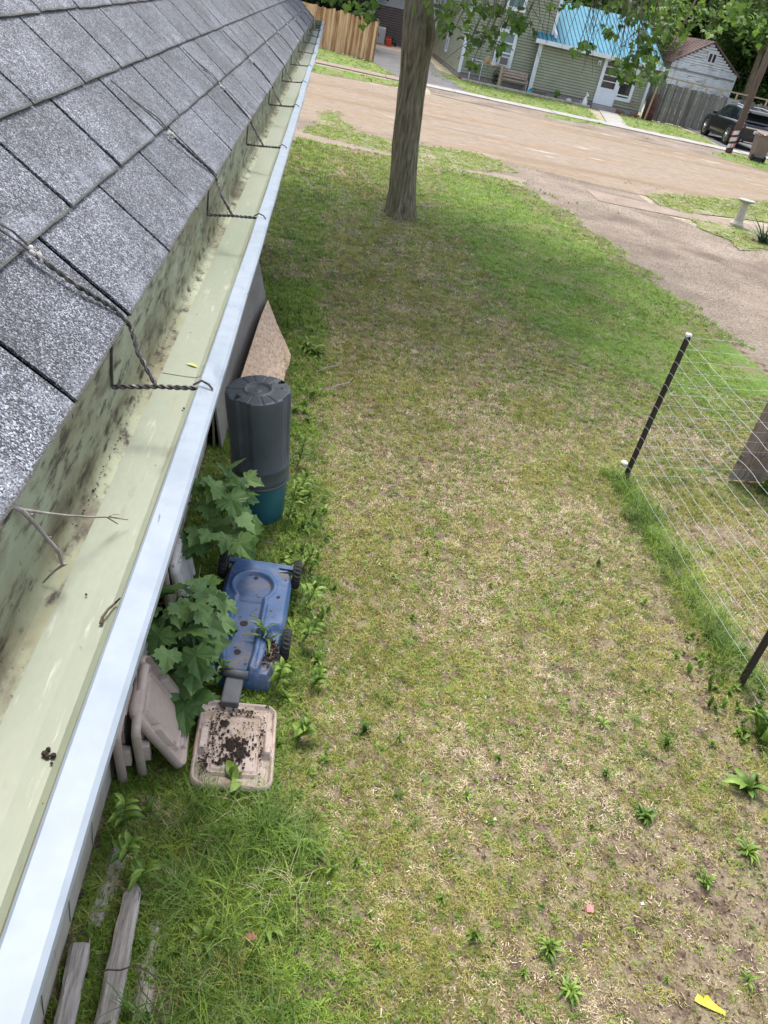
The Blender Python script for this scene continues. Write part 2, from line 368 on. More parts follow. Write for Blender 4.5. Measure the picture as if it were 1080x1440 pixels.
tyrem = mat('black_rubber', [(.012, .012, .013), (.03, .03, .03)], 30, .75)
greyplast = mat('grey_plastic', [(.075, .078, .085), (.115, .117, .12)], 10, .55, dirt=((.2, .15, .08), 30, .63, .05))
lidm = mat('taupe_plastic', [(.30, .235, .20), (.38, .31, .265)], 5, .5, spec=.4, fine=(50, .06), dirt=[((.14, .10, .08), 9, .62, .12)])
liddirt = mat('dusty_pink_plastic', [(.36, .28, .235), (.47, .38, .33)], 6, .6, fine=(70, .1), dirt=[((.26, .20, .13), 5, .52, .14), ((.035, .024, .018), 24, .60, .045), ((.06, .045, .035), 70, .66, .03)])
lidgrey = mat('pale_grey_plastic', [(.36, .36, .34), (.45, .44, .42)], 9, .55, dirt=((.1, .09, .07), 30, .6, .06))
postm = mat('dark_post', [(.018, .014, .012), (.05, .04, .034)], 14, .6, stretch=(4, 4, .3), spec=.4)
whitep = mat('white_plastic', [(.70, .71, .72), (.8, .8, .8)], 8, .5)
gatem = mat('old_gate_wood', [(.13, .095, .07), (.21, .155, .115), (.28, .22, .17)], 7, .9, stretch=(3, 3, .3), bump=.004, bscale=40, objrand=.3)
gutdry = twigm

# =====================================================================================  GROUND
mb = MB(); mb.add([(-400, -200, -.012), (400, -200, -.012), (400, 600, -.012), (-400, 600, -.012)], [(0, 1, 2, 3)]); mb.build('ground', baseground, kind='structure')
EDGE = [(5.6, -3), (5.9, 3), (6.4, 6.5), (6.15, 8.6), (5.72, 10.39), (5.55, 12.5), (5.35, 14.66), (5.0, 16.5), (4.6, 18.1)]
LAWN = [(-.55, -3)]+EDGE+[(-2.5, 18.4), (-8, 18.4), (-8, 11.2), (-.55, 11.2)]
sheet('driveway', [(4.3, -3), (30, -3), (30, 12), (14, 15.5), (9.7, 16.2), (8.2, 18.0), (8.0, 21.6), (4.6, 21.6), (4.3, 17)], -.008, gravel, .12)
sheet('road', [(-60, 20.6), (4.6, 20.9), (8.5, 20.2), (80, 21.5), (80, 31.6), (17, 32.9), (8, 33.8), (4, 34), (-60, 31.8)], -.004, roadm, .35, 1.0, 3)
sheet('lawn', LAWN, 0, soil, .12, .35, 5)
sheet('clover_patch', [(3.3, 7.9), (4.6, 7.2), (5.9, 8.0), (5.55, 10.4), (5.2, 13.2), (4.6, 15.4), (4.0, 17.6), (2.6, 17.6), (2.3, 14.5), (2.5, 12.0), (2.7, 9.8)], .003, turfm, .35, .25, 77)
# bare-gravel fringe between road and far walk
sheet('verge', [(4.2, 34.2), (17.6, 32.6), (40, 31.5), (40, 36.6), (4.2, 36.8)], 0, gravel, .15, 1, 9)
STRIPS = []
vsoil = mat('verge_soil', [(.085, .12, .028), (.15, .185, .05), (.24, .205, .14), (.30, .25, .195)], 1.8, .95, bump=.02, bscale=40, fine=(30, .3))
def grassarea(name, P, seed): sheet(name, P, .006, vsoil, .30, .18, seed); STRIPS.append(P)
grassarea('grass_verge', [tuple(g(*p)[:2]) for p in [(424, 186), (448, 178), (470, 176), (500, 186), (590, 205), (660, 213), (700, 226), (722, 240), (690, 243), (600, 230), (540, 213), (480, 200)]], 4)
STRIPS.append([tuple(g(*p)[:2]) for p in [(424, 186), (445, 176), (458, 158), (478, 156), (474, 168), (500, 180), (470, 186)]])
sheet('grass_patch', STRIPS[-1], .010, vsoil, .2, .2, 14)
grassarea('bird_bath_verge', [tuple(g(*p)[:2]) for p in [(914, 273), (960, 275), (1080, 284), (1140, 290), (1140, 326), (1080, 313), (960, 298), (925, 288)]], 6)
grassarea('yucca_bed', [tuple(g(*p)[:2]) for p in [(968, 308), (1030, 318), (1080, 328), (1150, 345), (1150, 375), (1075, 352), (1040, 353), (1025, 338), (985, 322)]], 7)
FAR = []
def fargrass(name, P, seed): sheet(name, P, .004, turfm, .1, .6, seed); FAR.append(P)
fargrass('far_verge', [(-12, 32.6), (0, 33.0), (3.0, 34.2), (3.2, 36.1), (-12, 36.6)], 21)
fargrass('corner_lawn', [(-12, 38.0), (1.6, 37.8), (3.2, 39.0), (2.3, 43.2), (-.4, 45.3), (-12, 55)], 22)
fargrass('front_lawn', [(6.2, 38.6), (12.4, 38.0), (13.5, 44.3), (6.9, 44.6), (5.9, 48.0), (5.1, 44.0)], 23)
fargrass('side_lawn', [(13.6, 38.0), (18.2, 38.0), (19.0, 41.5), (18.6, 44.3), (14.9, 44.3)], 24)
fargrass('verge_patch', [tuple(g(*p)[:2]) for p in [(765, 160), (800, 164), (850, 172), (852, 178), (810, 172), (768, 165)]], 25)
fargrass('pole_verge', [tuple(g(*p)[:2]) for p in [(1000, 214), (1060, 218), (1120, 240), (1120, 252), (1060, 236), (1015, 222)]], 26)
sheet('verge', [(-14, 19.2), (4.7, 19.0), (4.7, 21.4), (-14, 21.2)], -.001, gravel, .1, 1, 39)
sheet('near_walk', [(-14, 18.25), (4.6, 18.05), (4.9, 19.1), (1.5, 19.4), (-14, 19.4)], .0015, oldwalk, .1, .5, 31)
sheet('near_walk_right', [(6.5, 18.2), (9.3, 18.1), (30, 18.9), (30, 20.0), (9.5, 19.1), (6.5, 19.4)], .002, oldwalk, .1, .5, 32)
sheet('far_driveway', [(3.1, 37.8), (6.3, 37.7), (5.9, 48), (6.2, 56), (2.6, 56), (2.2, 43.5)], .006, asphalt, .05, .6, 33)
sheet('garage_apron', [(2.6, 56), (9.5, 56), (9.5, 62.1), (-6, 62.1), (-6, 56)], .004, oldwalk)
sheet('parking_drive', [(18.4, 37.9), (23.5, 37.9), (23.5, 47), (19.2, 47), (19.2, 42)], .006, asphalt, .05, .6, 34)
# far sidewalk: slabs with joints
wk = thing('sidewalk', None, None); wk['kind'] = 'structure'
slab = MB().box(0, 1.475, 0, 1.25, -.03, .035).mesh('slab', concrete)
slab2 = MB().box(0, 1.475, 0, 1.25, -.03, .035).mesh('slab', oldwalk)
for i in range(36):
    o = link('slab', slab if i > 11 else slab2, wk, (-14+i*1.5, 36.65+.006*math.sin(i)+(.25 if i < 11 else 0)*max(0, (11-i)/11), random.uniform(-.004, .004)))
fw = thing('front_path', None, None); fw['kind'] = 'structure'
for i in range(5):
    t = i/5; MB().box(0, 1.0, 0, 1.22, -.02, .03).build('slab', concrete, fw, loc=(12.7+t*1.45, 37.95+i*1.24, 0), rot=(0, 0, -.22))
# =====================================================================================  OUR HOUSE (roof, gutter, wall)
PHI = R(38.8); EX = .1386; E0 = Vector((-.218, 0, 2.580)); UP = Vector((-math.cos(PHI), 0, math.sin(PHI))); NR = Vector((math.sin(PHI), 0, math.cos(PHI)))
YEND = 10.55
def rp(s, y, h=0): return E0+UP*s+NR*h+Vector((0, y, 0))
house = thing('house', 'low house seen from its roof edge, weathered grey shingles and long cream gutter', 'house', (0, 0, 0))
mb = MB(); mb.box(-7.9, -.53, -3, 10.35, 0, 2.40); mb.build('wall', sidingm, house)
ROOFN = 30; smax = ROOFN*EX
mb = MB(); a, b_ = rp(.0, -3, -.022), rp(smax, -3, -.022)
mb.hexa([rp(0, -3, -.04), rp(0, YEND-.02, -.04), rp(smax, YEND-.02, -.04), rp(smax, -3, -.04)], [rp(0, -3, -.012), rp(0, YEND-.02, -.012), rp(smax, YEND-.02, -.012), rp(smax, -3, -.012)])
top = rp(smax, 0); bx = 2*top.x+.218
mb.hexa([(bx, -3, 2.54), (bx, YEND, 2.54), (top.x, YEND, top.z-.04), (top.x, -3, top.z-.04)], [(bx, -3, 2.58), (bx, YEND, 2.58), (top.x, YEND, top.z), (top.x, -3, top.z)])
mb.build('roof_deck', darkm, house)
mb = MB(); mb.add([(-.53, 10.35, 2.4), (-.25, 10.35, 2.53), (top.x, 10.35, top.z-.05), (-7.6, 10.35, 2.5)], [(0, 1, 2, 3)]); mb.build('gable', sidingm, house)
MB().box(-.243, -.2245, -3, 10.5, 2.39, 2.560).build('fascia', fascm, house)
MB().box(-.53, -.226, -3, 10.5, 2.385, 2.40).build('soffit', fascm, house)
def shingle_verts(w, seed):
    rnd = random.Random(seed); nx = 7; th = .0034; L = EX*1.03
    V = []; F = []; UV = []
    wob = [rnd.uniform(-.0009, .0009) for _ in range(nx+1)]
    lift = [max(0, rnd.gauss(.0006, .0009)) for _ in range(nx+1)]
    rows = [0, .012, .06, L]
    for k, s in enumerate(rows):
        for i in range(nx+1):
            y = w*i/nx; h = th*(1-s/L)*1.6+.0012+(lift[i] if k < 2 else 0)-(.0012 if k == 0 else 0)
            V.append((y, s+(wob[i] if k == 0 else 0), h)); UV.append((i/nx, s/L))
    n1 = nx+1
    for k in range(len(rows)-1):
        for i in range(nx): F.append((k*n1+i, k*n1+i+1, (k+1)*n1+i+1, (k+1)*n1+i))
    b0 = len(V)      # bottom skirt
    for i in range(n1): V.append((V[i][0], V[i][1], V[i][2]-th)); UV.append((i/nx, 0))
    for i in range(nx): F.append((b0+i, b0+i+1, i+1, i))
    c0 = len(V)
    for k in range(len(rows)):
        for sd in (0, nx):
            p = V[k*n1+sd]; V.append((p[0], p[1], max(p[2]-th, -.002))); UV.append((0, p[1]/L))
    for k in range(len(rows)-1):
        for q, sd in enumerate((0, nx)): F.append((k*n1+sd, (k+1)*n1+sd, c0+2*(k+1)+q, c0+2*k+q) if q == 0 else (k*n1+sd, c0+2*k+q, c0+2*(k+1)+q, (k+1)*n1+sd))
    return V, F, UV
def shingle_mesh(w, seed, mbs=None):
    V, F, UV = shingle_verts(w, seed); me = bpy.data.meshes.new('shingle'); me.from_pydata(V, [], F); me.materials.append(shingm)
    ul = me.uv_layers.new(name='UVMap'); flat = []
    for p in me.polygons:
        for li in p.vertices: flat += list(UV[li])
    ul.data.foreach_set('uv', flat); return me
RM = Matrix(((0, UP.x, NR.x), (1, 0, 0), (0, UP.z, NR.z))).to_4x4()
SM = [shingle_mesh(.29, s) for s in range(8)]
srnd = random.Random(5)
for c in range(6):
    y = -.75+(.07, .155, .02, .11, .19, .04)[c]+(c % 2)*.05; nmax = 40
    while y < YEND-.05:
        wdt = srnd.choice([.255, .29, .29, .30, .305]); wdt = min(wdt, YEND-y)
        M = Matrix.Translation(rp(c*EX+srnd.uniform(-.0009, .0009), y+.0022, 0))@RM@Matrix.Rotation(srnd.uniform(-.0025, .0025), 4, 'Z')
        o = link('shingle', srnd.choice(SM), house); o.matrix_local = M@Matrix.Diagonal(((wdt-srnd.uniform(.0085, .0125))/.29, 1, 1, 1)); y += wdt
V = []; F = []; UVs = []                 # courses out of the picture, one mesh
for c in range(6, ROOFN):
    y = -2.9+(c % 3)*.1
    while y < YEND-.3:
        v, f, u = shingle_verts(.286, c*31+int(y*9)); o = len(V)
        V += [tuple(rp(c*EX, y)+Vector((0, p[0], 0))+UP*p[1]+NR*p[2]) for p in v]; F += [tuple(i+o for i in q) for q in f]; UVs += u; y += .29
me = bpy.data.meshes.new('shingle_field'); me.from_pydata(V, [], F); me.materials.append(shingm); ul = me.uv_layers.new(name='UVMap')
flat = []
for p in me.polygons:
    for li in p.vertices: flat += list(UVs[li])
ul.data.foreach_set('uv', flat); link('shingle_field', me, house, kind='stuff')
# gutter
gut = thing('gutter', None, None); gut.parent = house
def sm_(a, b, x): t = min(1, max(0, (x-a)/(b-a))); return t*t*(3-2*t)
def gx_off(y):    # the front of the trough waves a little between hangers
    k = sm_(2.5, 5, y); return float(np.interp(y, [0, .4, .8, 1.6, 3], [-.0045, -.0035, -.0010, .0012, 0]))+k*(.0018*math.sin(y*6.9)+.0014*math.sin(y*2.1+1))+.0004*math.sin(y*13)+(-.012*max(0, (y-7.2)/3.5))
def gz_off(y): return .006*math.sin(y*.55)*min(1, max(0, (y-2)/3))+(.02*max(0, (y-8.6)/2))
def strip(prof, y0, y1, dy, follow):
    mb = MB(); V = []; n = int((y1-y0)/dy)+1; k = len(prof)
    for i in range(n+1):
        y = y0+(y1-y0)*i/n
        for q, (x, z) in enumerate(prof):
            f = follow[q]; V.append((x+gx_off(y)*f, y, z+gz_off(y)*f))
    mb.add(V, [(i*k+j, i*k+j+1, (i+1)*k+j+1, (i+1)*k+j) for i in range(n) for j in range(k-1)]); return mb
GY0, GY1 = -2.9, 10.95
strip([(-.2195, 2.578), (-.2190, 2.53), (-.2180, 2.49), (-.2160, 2.466), (-.2125, 2.4555), (-.2060, 2.4515)], GY0, GY1, .12, [0, 0, 0, .1, .2, .5]).build('gutter_back', gutback, gut, smooth=True)
strip([(-.2060, 2.4515), (-.1975, 2.4508), (-.1925, 2.4506)], GY0, GY1, .12, [.5, .55, .58]).build('gutter_crease', gutback, gut, smooth=True)
strip([(-.1925, 2.4506), (-.190, 2.4505), (-.160, 2.4500), (-.1400, 2.4505), (-.1330, 2.4545)], GY0, GY1, .12, [.58, .6, .8, .9, 1]).build('gutter_bottom', gutin, gut, smooth=False)
strip([(-.1330, 2.4545), (-.1290, 2.466), (-.1245, 2.480), (-.1190, 2.497), (-.1135, 2.522)], GY0, GY1, .12, [1]*5).build('gutter_front', guttan, gut, smooth=True)
strip([(-.1135, 2.522), (-.1130, 2.5300), (-.1105, 2.5325), (-.0885, 2.5320), (-.0845, 2.5300), (-.0838, 2.525), (-.0860, 2.512), (-.096, 2.503), (-.114, 2.49), (-.122, 2.475), (-.128, 2.460), (-.137, 2.446), (-.20, 2.444)], GY0, GY1, .12, [1]*13).build('gutter_lip', gutlip, gut, smooth=False)
mb = MB(); ye = GY1-.004; xo = gx_off(ye); zo = gz_off(ye)
mb.box(-.2045, -.085+xo, ye, ye+.002, 2.445+zo, 2.532+zo); mb.build('end_cap', gutin, gut)
for ys in (1.12, 4.15, 7.2): strip([(-.1920, 2.4515), (-.190, 2.4514), (-.160, 2.4509), (-.1400, 2.4514), (-.1340, 2.4550)], ys, ys+.045, .02, [.5, .6, .8, .9, 1]).build('seam', gutin, gut)
def twist(mb, pts, r=.0019, pitch=.019, n=2, seg=None):
    pts = [Vector(p) for p in pts]; d = [0]
    for i in range(1, len(pts)): d.append(d[-1]+(pts[i]-pts[i-1]).length)
    tot = d[-1]; st = seg or max(8, int(tot/pitch*7)); fine = []
    for i in range(st+1):
        t = tot*i/st; k = max(0, min(len(pts)-2, sum(1 for q in d[1:-1] if q <= t))); u = (t-d[k])/max(1e-6, d[k+1]-d[k]); fine.append((t, pts[k].lerp(pts[k+1], u), (pts[k+1]-pts[k]).normalized()))
    for s in range(n):
        P = []
        for (t, p, dr) in fine:
            a = dr.cross(Vector((0, 0, 1))); a = a.normalized() if a.length > .1 else Vector((1, 0, 0)); b = dr.cross(a); th = t/pitch*6.283+s*math.pi
            P.append(p+(a*math.cos(th)+b*math.sin(th))*r*.95)
        mb.tube(P, r, 5)
WY = [.018, .927, 1.799, 2.662, 3.60, 4.497, 5.42, 6.423, 7.403, 8.35, 9.3, 10.2]
for k, y in enumerate(WY):
    q = random.Random(40+k); y2 = y+.055+q.uniform(-.02, .03); yb = y-.012+q.uniform(-.01, .01); z0 = gz_off(y)
    mb = MB(); J = Vector((-.163, y-.006, 2.528))
    full = k < 5
    twist(mb, [(-.112+gx_off(y), y, 2.531+z0), J, (-.2165, yb, 2.524)], seg=None if full else 26)
    mb.tube([(-.118+gx_off(y), y+.002, 2.534+z0), (-.108+gx_off(y), y+.006, 2.540+z0), (-.098+gx_off(y), y+.002, 2.538+z0), (-.092+gx_off(y), y-.002, 2.5335+z0)], .0016, 5)
    mb.tube([(-.2165, yb, 2.524), (-.2175, yb+.001, 2.55), (-.2180, yb+.004, 2.58)], .0020, 5)
    P = [J, (J+Vector((-.03, .028, .03))), rp(-.008, y2, .004), rp(.02, y2-.004, .010), rp(.5*EX, (y2+y)/2-.004, .011+q.uniform(0, .004)), rp(.92*EX, y+.008, .012)]
    twist(mb, P, pitch=.026, seg=None if full else 30)
    mb.tube([rp(.92*EX, y+.008, .012), rp(1.15*EX, y-.004, .014), rp(1.6*EX, y-.022, .010)], .0013, 4)
    mb.tube([rp(.92*EX, y+.010, .014), rp(1.15*EX, y+.003, .018), rp(1.55*EX, y-.018, .011), rp(1.9*EX, y-.03, .008)], .0013, 4)
    h = mb.build('hanger_wire', wirem, gut)
    kb = MB()
    for j in range(7):
        c = rp(.92*EX+q.uniform(-.012, .009), y+.008+q.uniform(-.006, .006), .012+q.uniform(-.003, .004)); r = q.uniform(.003, .0055)
        kb.lathe([(r*math.sin(t), r*math.cos(t)) for t in (0.01, .7, 1.5, 2.3, 3.13)], 6); kb.v[-30:] = [tuple(Vector(p)+c) for p in kb.v[-30:]]
    kb.build('caulk_blob', mat('caulk', [(.33, .31, .28), (.52, .50, .46)], 200, .9) if k == 0 else bpy.data.materials['caulk'], gut, smooth=True)
# siding shingles on the wall under the eave
sdm = [MB().hexa([(0, 0, 0), (.012, 0, 0), (.012, wd, random.uniform(-.003, .003)), (0, wd, 0)], [(0, 0, .262), (.004, 0, .262), (.004, wd, .262), (0, wd, .262)]).mesh('siding_shingle', sidingm) for wd in (.302, .302)]
for r_ in range(9):
    for i in range(37):
        y = -.8+i*.305+(r_ % 2)*.15
        if y > 10.0 or r_ > 4 and i % 1: continue
        if r_ >= 4 and y > 3: continue
        link('siding_shingle', sdm[i % 2], house, (-.53+random.uniform(0, .0015), y, .03+r_*.248), (0, random.uniform(-.004, .004), 0))
mb = MB()
for i in range(36):
    for j in range(4):
        y = -.8+i*.305+(j % 2)*.15+.1525; mb.box(-.5175, -.5163, y, y+.004, .05+j*.248, .05+j*.248+.16)
mb.build('siding_groove', darkm, house, kind='stuff')

# ---------------------------------------------------------------- things in the gutter and on the roof
mb = MB()
Q = lambda px, py, z: tuple(g(px, py, z))
mb.tube([Q(-60, 690, 2.60), Q(-10, 702, 2.595), Q(30, 717, 2.57), Q(50, 737, 2.54), Q(66, 757, 2.515), Q(82, 775, 2.50), Q(88, 795, 2.48), Q(76, 803, 2.468), Q(60, 820, 2.458)], [.0026, .0024, .0023, .0021, .0019, .0018, .0016, .0013, .0007], 6)
mb.tube([Q(28, 716, 2.57), Q(60, 721, 2.545), Q(95, 725, 2.51), Q(130, 727, 2.49), Q(155, 727, 2.475), Q(180, 731, 2.462)], [.0016, .0014, .0012, .0011, .0009, .0005], 5)
mb.tube([Q(150, 727, 2.477), Q(158, 732, 2.468), Q(166, 737, 2.458)], [.001, .0008, .0005], 4)
mb.tube([Q(150, 727, 2.477), Q(160, 723, 2.477), Q(168, 724, 2.472)], [.0009, .0007, .0004], 4)
for (a_, b_, z_) in ((66, 757, 2.51), (88, 795, 2.48), (40, 725, 2.555)): mb.tube([Q(a_, b_, z_), Q(a_+6, b_-2, z_+.004)], [.0018, .0008], 4)
tag(mb.build('forked_twig', twigm, smooth=True), 'pale forked twig lying over the shingle edge into the gutter', 'twig')
mb = MB(); mb.tube([Q(142, 877, 2.453), Q(144, 868, 2.456), Q(152, 857, 2.457), Q(162, 848, 2.457), Q(169, 841, 2.466)], [.0022, .0016, .0014, .0012, .0008], 5)
tag(mb.build('small_twig', mat('dark_twig', [(.06, .045, .035), (.13, .10, .08)], 80, .9)), 'short dark curved twig near the gutter lip', 'twig')
def clump(name, c, size, n, m, flat=.4, seed=0):
    q = random.Random(seed); mb = MB()
    for i in range(n):
        r = size*q.uniform(.25, .5); o = Vector((q.gauss(0, size*.4), q.gauss(0, size*.55), 0)); k0 = len(mb.v)
        mb.lathe([(r*math.sin(t)*q.uniform(.8, 1.2), r*flat*(1-math.cos(t))*q.uniform(.8, 1.1)) for t in (0.02, .8, 1.6, 2.4, 3.1)], 7)
        mb.v[k0:] = [tuple(Vector(p)+o) for p in mb.v[k0:]]
    return mb.build(name, m, loc=c, smooth=True)
tag(clump('debris_lump', tuple(g(69, 1063, 2.4515)), .0055, 7, debris, .7, 3), 'dark elongated lump of debris in the near end of the gutter', 'debris')
for i, (px, py, s) in enumerate([(122, 836, .0026), (114, 910, .0016), (258, 575, .0035), (62, 1130, .002), (245, 454, .0024), (233, 449, .0016), (239, 487, .0022), (277, 442, .0017), (218, 655, .0014), (268, 468, .0018), (306, 470, .0022), (300, 480, .002)]):
    p = g(px, py, 2.4520); tag(clump('seed_speck', tuple(p), s, 2, debris, .8, i), 'tiny black speck on the cream gutter bottom', 'speck', 'black specks scattered along the gutter bottom')
p = g(262, 511, 2.4525); mb = MB(); v, f = leaf_pts(.022, .006, 3, .1); mb.add(v, f)
tag(mb.build('yellow_leaf_scrap', mat('yellow_leaf', [(.45, .42, .03), (.6, .55, .06)], 50, .7), loc=tuple(p), rot=(0, 0, -.4)), 'tiny yellow leaf scrap on the gutter bottom below the first wire', 'leaf')
for i, (px, py, s) in enumerate([(283, 101, .007), (310, 117, .004), (356, 52, .006), (390, 75, .006), (404, 30, .006), (399, 21, .006), (325, 68, .004), (415, 49, .005), (288, 103, .004)]):
    r = ray(px, py); t = (E0-Vector(CP)).dot(NR)/Vector(r).dot(NR); q = Vector(CP)+Vector(r)*t+NR*.005
    tag(clump('leaf_bit', tuple(q), s, 3, litterm if i == 0 else debris, .5, i+60), 'dark bit of leaf litter caught on the far shingles', 'debris', 'bits of litter on the shingles')
# litter sediment along the back crease of the trough
n = 4200; yy = RNG.uniform(.2, 9.5, n); keep = fbm(yy, yy*0, 2.2, 5) > .47; yy = yy[keep]; xx = -.2110+np.abs(RNG.normal(0, .0045, len(yy)))
chipm = [MB().add([(-.003, -.002, 0), (.004, -.001, .0006), (.002, .003, .001), (-.002, .002, .0004)], [(0, 1, 2, 3)]).mesh('chip', debris), MB().add([(-.005, -.001, 0), (.004, -.001, .001), (.004, .001, .001), (-.004, .001, .0004)], [(0, 1, 2, 3)]).mesh('chip', litterm)]
scatter('gutter_sediment', np.c_[xx, yy, 2.4530+0*xx], chipm, RNG.integers(0, 2, len(xx)), RNG.uniform(0, 6.28, len(xx)), RNG.normal(0, .3, (len(xx), 2)), RNG.uniform(.12, .5, len(xx)), 'dark sediment grains along the back crease of the gutter', cat='sediment')
# =====================================================================================  THINGS ALONG THE WALL
def sdf_rr(x, y, hx, hy, r):
    qx = abs(x)-hx+r; qy = abs(y)-hy+r
    return math.hypot(max(qx, 0), max(qy, 0))+min(max(qx, qy), 0)-r
def sm(a, b, x): t = min(1, max(0, (x-a)/(b-a))); return t*t*(3-2*t)
def lid_mesh(hx, hy, rad, m, seed=0):
    """moulded tote lid: rolled rim, sunken border, raised centre panel, latch recesses"""
    n = 84; V = []; F = []
    def pos(u, v):            # square to rounded rectangle
        x, y = u*hx, v*hy; k = max(abs(u), abs(v))
        if k < 1e-6: return 0, 0
        # push corners in
        ux, uy = u/k*hx, v/k*hy; d = sdf_rr(ux, uy, hx, hy, rad*k+1e-4)
        if d > 0:
            cx, cy = math.copysign(hx-rad, ux), math.copysign(hy-rad, uy); l = math.hypot(ux-cx, uy-cy); ux = cx+(ux-cx)*rad/l; uy = cy+(uy-cy)*rad/l
        return ux*k, uy*k
    for j in range(n+1):
        for i in range(n+1):
            x, y = pos(-1+2*i/n, -1+2*j/n); d = -sdf_rr(x, y, hx, hy, rad); di = -sdf_rr(x, y, hx-.062, hy-.062, rad*.55)
            z = .012*sm(0, .005, d)-.020*sm(.014, .019, d)+.016*sm(-.003, .002, di)-.012*sm(.009, .012, di)+.008*sm(.020, .024, di)
            for s in (-1, 1):       # latch bumps on the long sides and short sides
                z += .021*sm(.062, .056, abs(y))*sm(.019, .015, abs(abs(x)-hx+.036))
                z += .008*sm(.075, .068, abs(x))*sm(.018, .012, abs(abs(y)-hy+.030))
            V.append((x, y, z))
    N1 = n+1
    F = [(j*N1+i, j*N1+i+1, (j+1)*N1+i+1, (j+1)*N1+i) for j in range(n) for i in range(n)]
    ring = [i for i in range(N1)]+[j*N1+n for j in range(1, N1)]+[n*N1+i for i in range(n-1, -1, -1)]+[j*N1 for j in range(n-1, 0, -1)]
    b0 = len(V); k = len(ring)
    for q in ring: x, y, z = V[q]; V.append((x*1.012, y*1.012, z-.004))
    for q in ring: x, y, z = V[q]; V.append((x*1.012, y*1.012, z-.024))
    for q in ring: x, y, z = V[q]; V.append((x*.985, y*.985, z-.024))
    for q in range(k):
        w_ = (q+1) % k; F += [(ring[w_], ring[q], b0+q, b0+w_), (b0+w_, b0+q, b0+k+q, b0+k+w_), (b0+k+w_, b0+k+q, b0+2*k+q, b0+2*k+w_)]
    o0 = len(V); V += [(x, y, z-.004) for (x, y, z) in V[:N1*N1]]; F += [(o0+a, o0+d, o0+c, o0+b) for (a, b, c, d) in F[:n*n]]
    for q in range(k): w_ = (q+1) % k; F.append((b0+2*k+q, b0+2*k+w_, o0+ring[w_], o0+ring[q]))
    mb = MB(); mb.add(V, F); return mb.mesh('lid', m, True)
def orient(o, c, ex, ey):
    ex = Vector(ex).normalized(); ey = Vector(ey); ey = (ey-ex*ey.dot(ex)).normalized(); ez = ex.cross(ey)
    M = Matrix((ex, ey, ez)).transposed().to_4x4(); M.translation = Vector(c); o.matrix_world = M; return o
lidA = lid_mesh(.178, .215, .05, lidm); lidB = lid_mesh(.182, .226, .055, liddirt); lidC = lid_mesh(.17, .21, .05, lidgrey)
Lc = (Vector((-.434, 2.53, .37))+Vector((-.262, 2.15, .03)))/2
tag(orient(link('storage_lid', lidA), Lc+Vector((.0, 0, .02)), (-.03, .36, .0), (-.205, .02, .34)), 'clean taupe storage bin lid leaning on the wall, corner down', 'lid', 'plastic bin lids')
o = tag(orient(link('storage_lid', lidB), (-.018, 2.325, .055), (.36, .008, -.015), (.01, .45, .03)), 'pinkish bin lid lying flat, covered in dark dirt crumbs', 'lid', 'plastic bin lids')
for i, (c, ex, ey, me, lb) in enumerate([((-.478, 2.26, .20), (-.01, .36, .06), (-.015, -.05, .34), lidA, 'taupe lid on edge, nearest the wall behind the leaning lid'),
        ((-.415, 2.30, .19), (-.03, .36, .06), (-.020, -.05, .32), lidA, 'taupe lid tucked just behind the clean leaning lid'),
        ((-.466, 2.50, .26), (.0, .34, -.06), (-.05, .05, .40), lidC, 'grey lid edge showing above the clean leaning lid'),
        ((-.452, 3.18, .27), (-.02, .38, -.02), (-.07, .02, .45), lidA, 'brown lid on edge against the wall beside the cart'),
        ((-.395, 3.20, .24), (-.02, .36, -.02), (-.10, .02, .42), lidC, 'pale grey lid standing on edge beside the blue cart')]):
    tag(orient(link('storage_lid', me), c, ex, ey), lb, 'lid', 'plastic bin lids')
# dirt crumbs on the flat lid
cr = random.Random(8)
dm = [MB().add([(-.006, -.004, 0), (.006, -.005, .001), (.005, .005, .0), (-.005, .004, .001), (0, 0, .006)], [(0, 1, 4), (1, 2, 4), (2, 3, 4), (3, 0, 4)]).mesh('crumb', debris)]
cp = []; cs = []
for (cx, cy, rx, ry, n, s) in [(0, -.02, .06, .05, 160, 1.4), (.02, .0, .12, .16, 150, .6), (-.10, .05, .03, .14, 130, .9), (.0, .17, .10, .02, 80, .8), (-.03, -.10, .05, .03, 90, 1.1), (.12, .02, .02, .16, 90, .8), (.03, -.06, .02, .03, 40, 2.0), (-.06, .10, .015, .012, 25, 1.6), (-.13, -.12, .02, .05, 60, 1)]:
    for _ in range(n):
        x, y = cr.gauss(cx, rx*.6), cr.gauss(cy, ry*.6)
        if abs(x) < .165 and abs(y) < .205: cp.append((x, y)); cs.append(s*cr.uniform(.3, 1.1))
cp = [tuple(o.matrix_world@Vector((x, y, .010))) for x, y in cp]; n = len(cp)
scatter('dirt_crumbs', cp, dm, np.zeros(n), RNG.uniform(0, 6.28, n), RNG.normal(0, .3, (n, 2)), cs, 'dark soil crumbs strewn over the flat pinkish lid', cat='dirt')

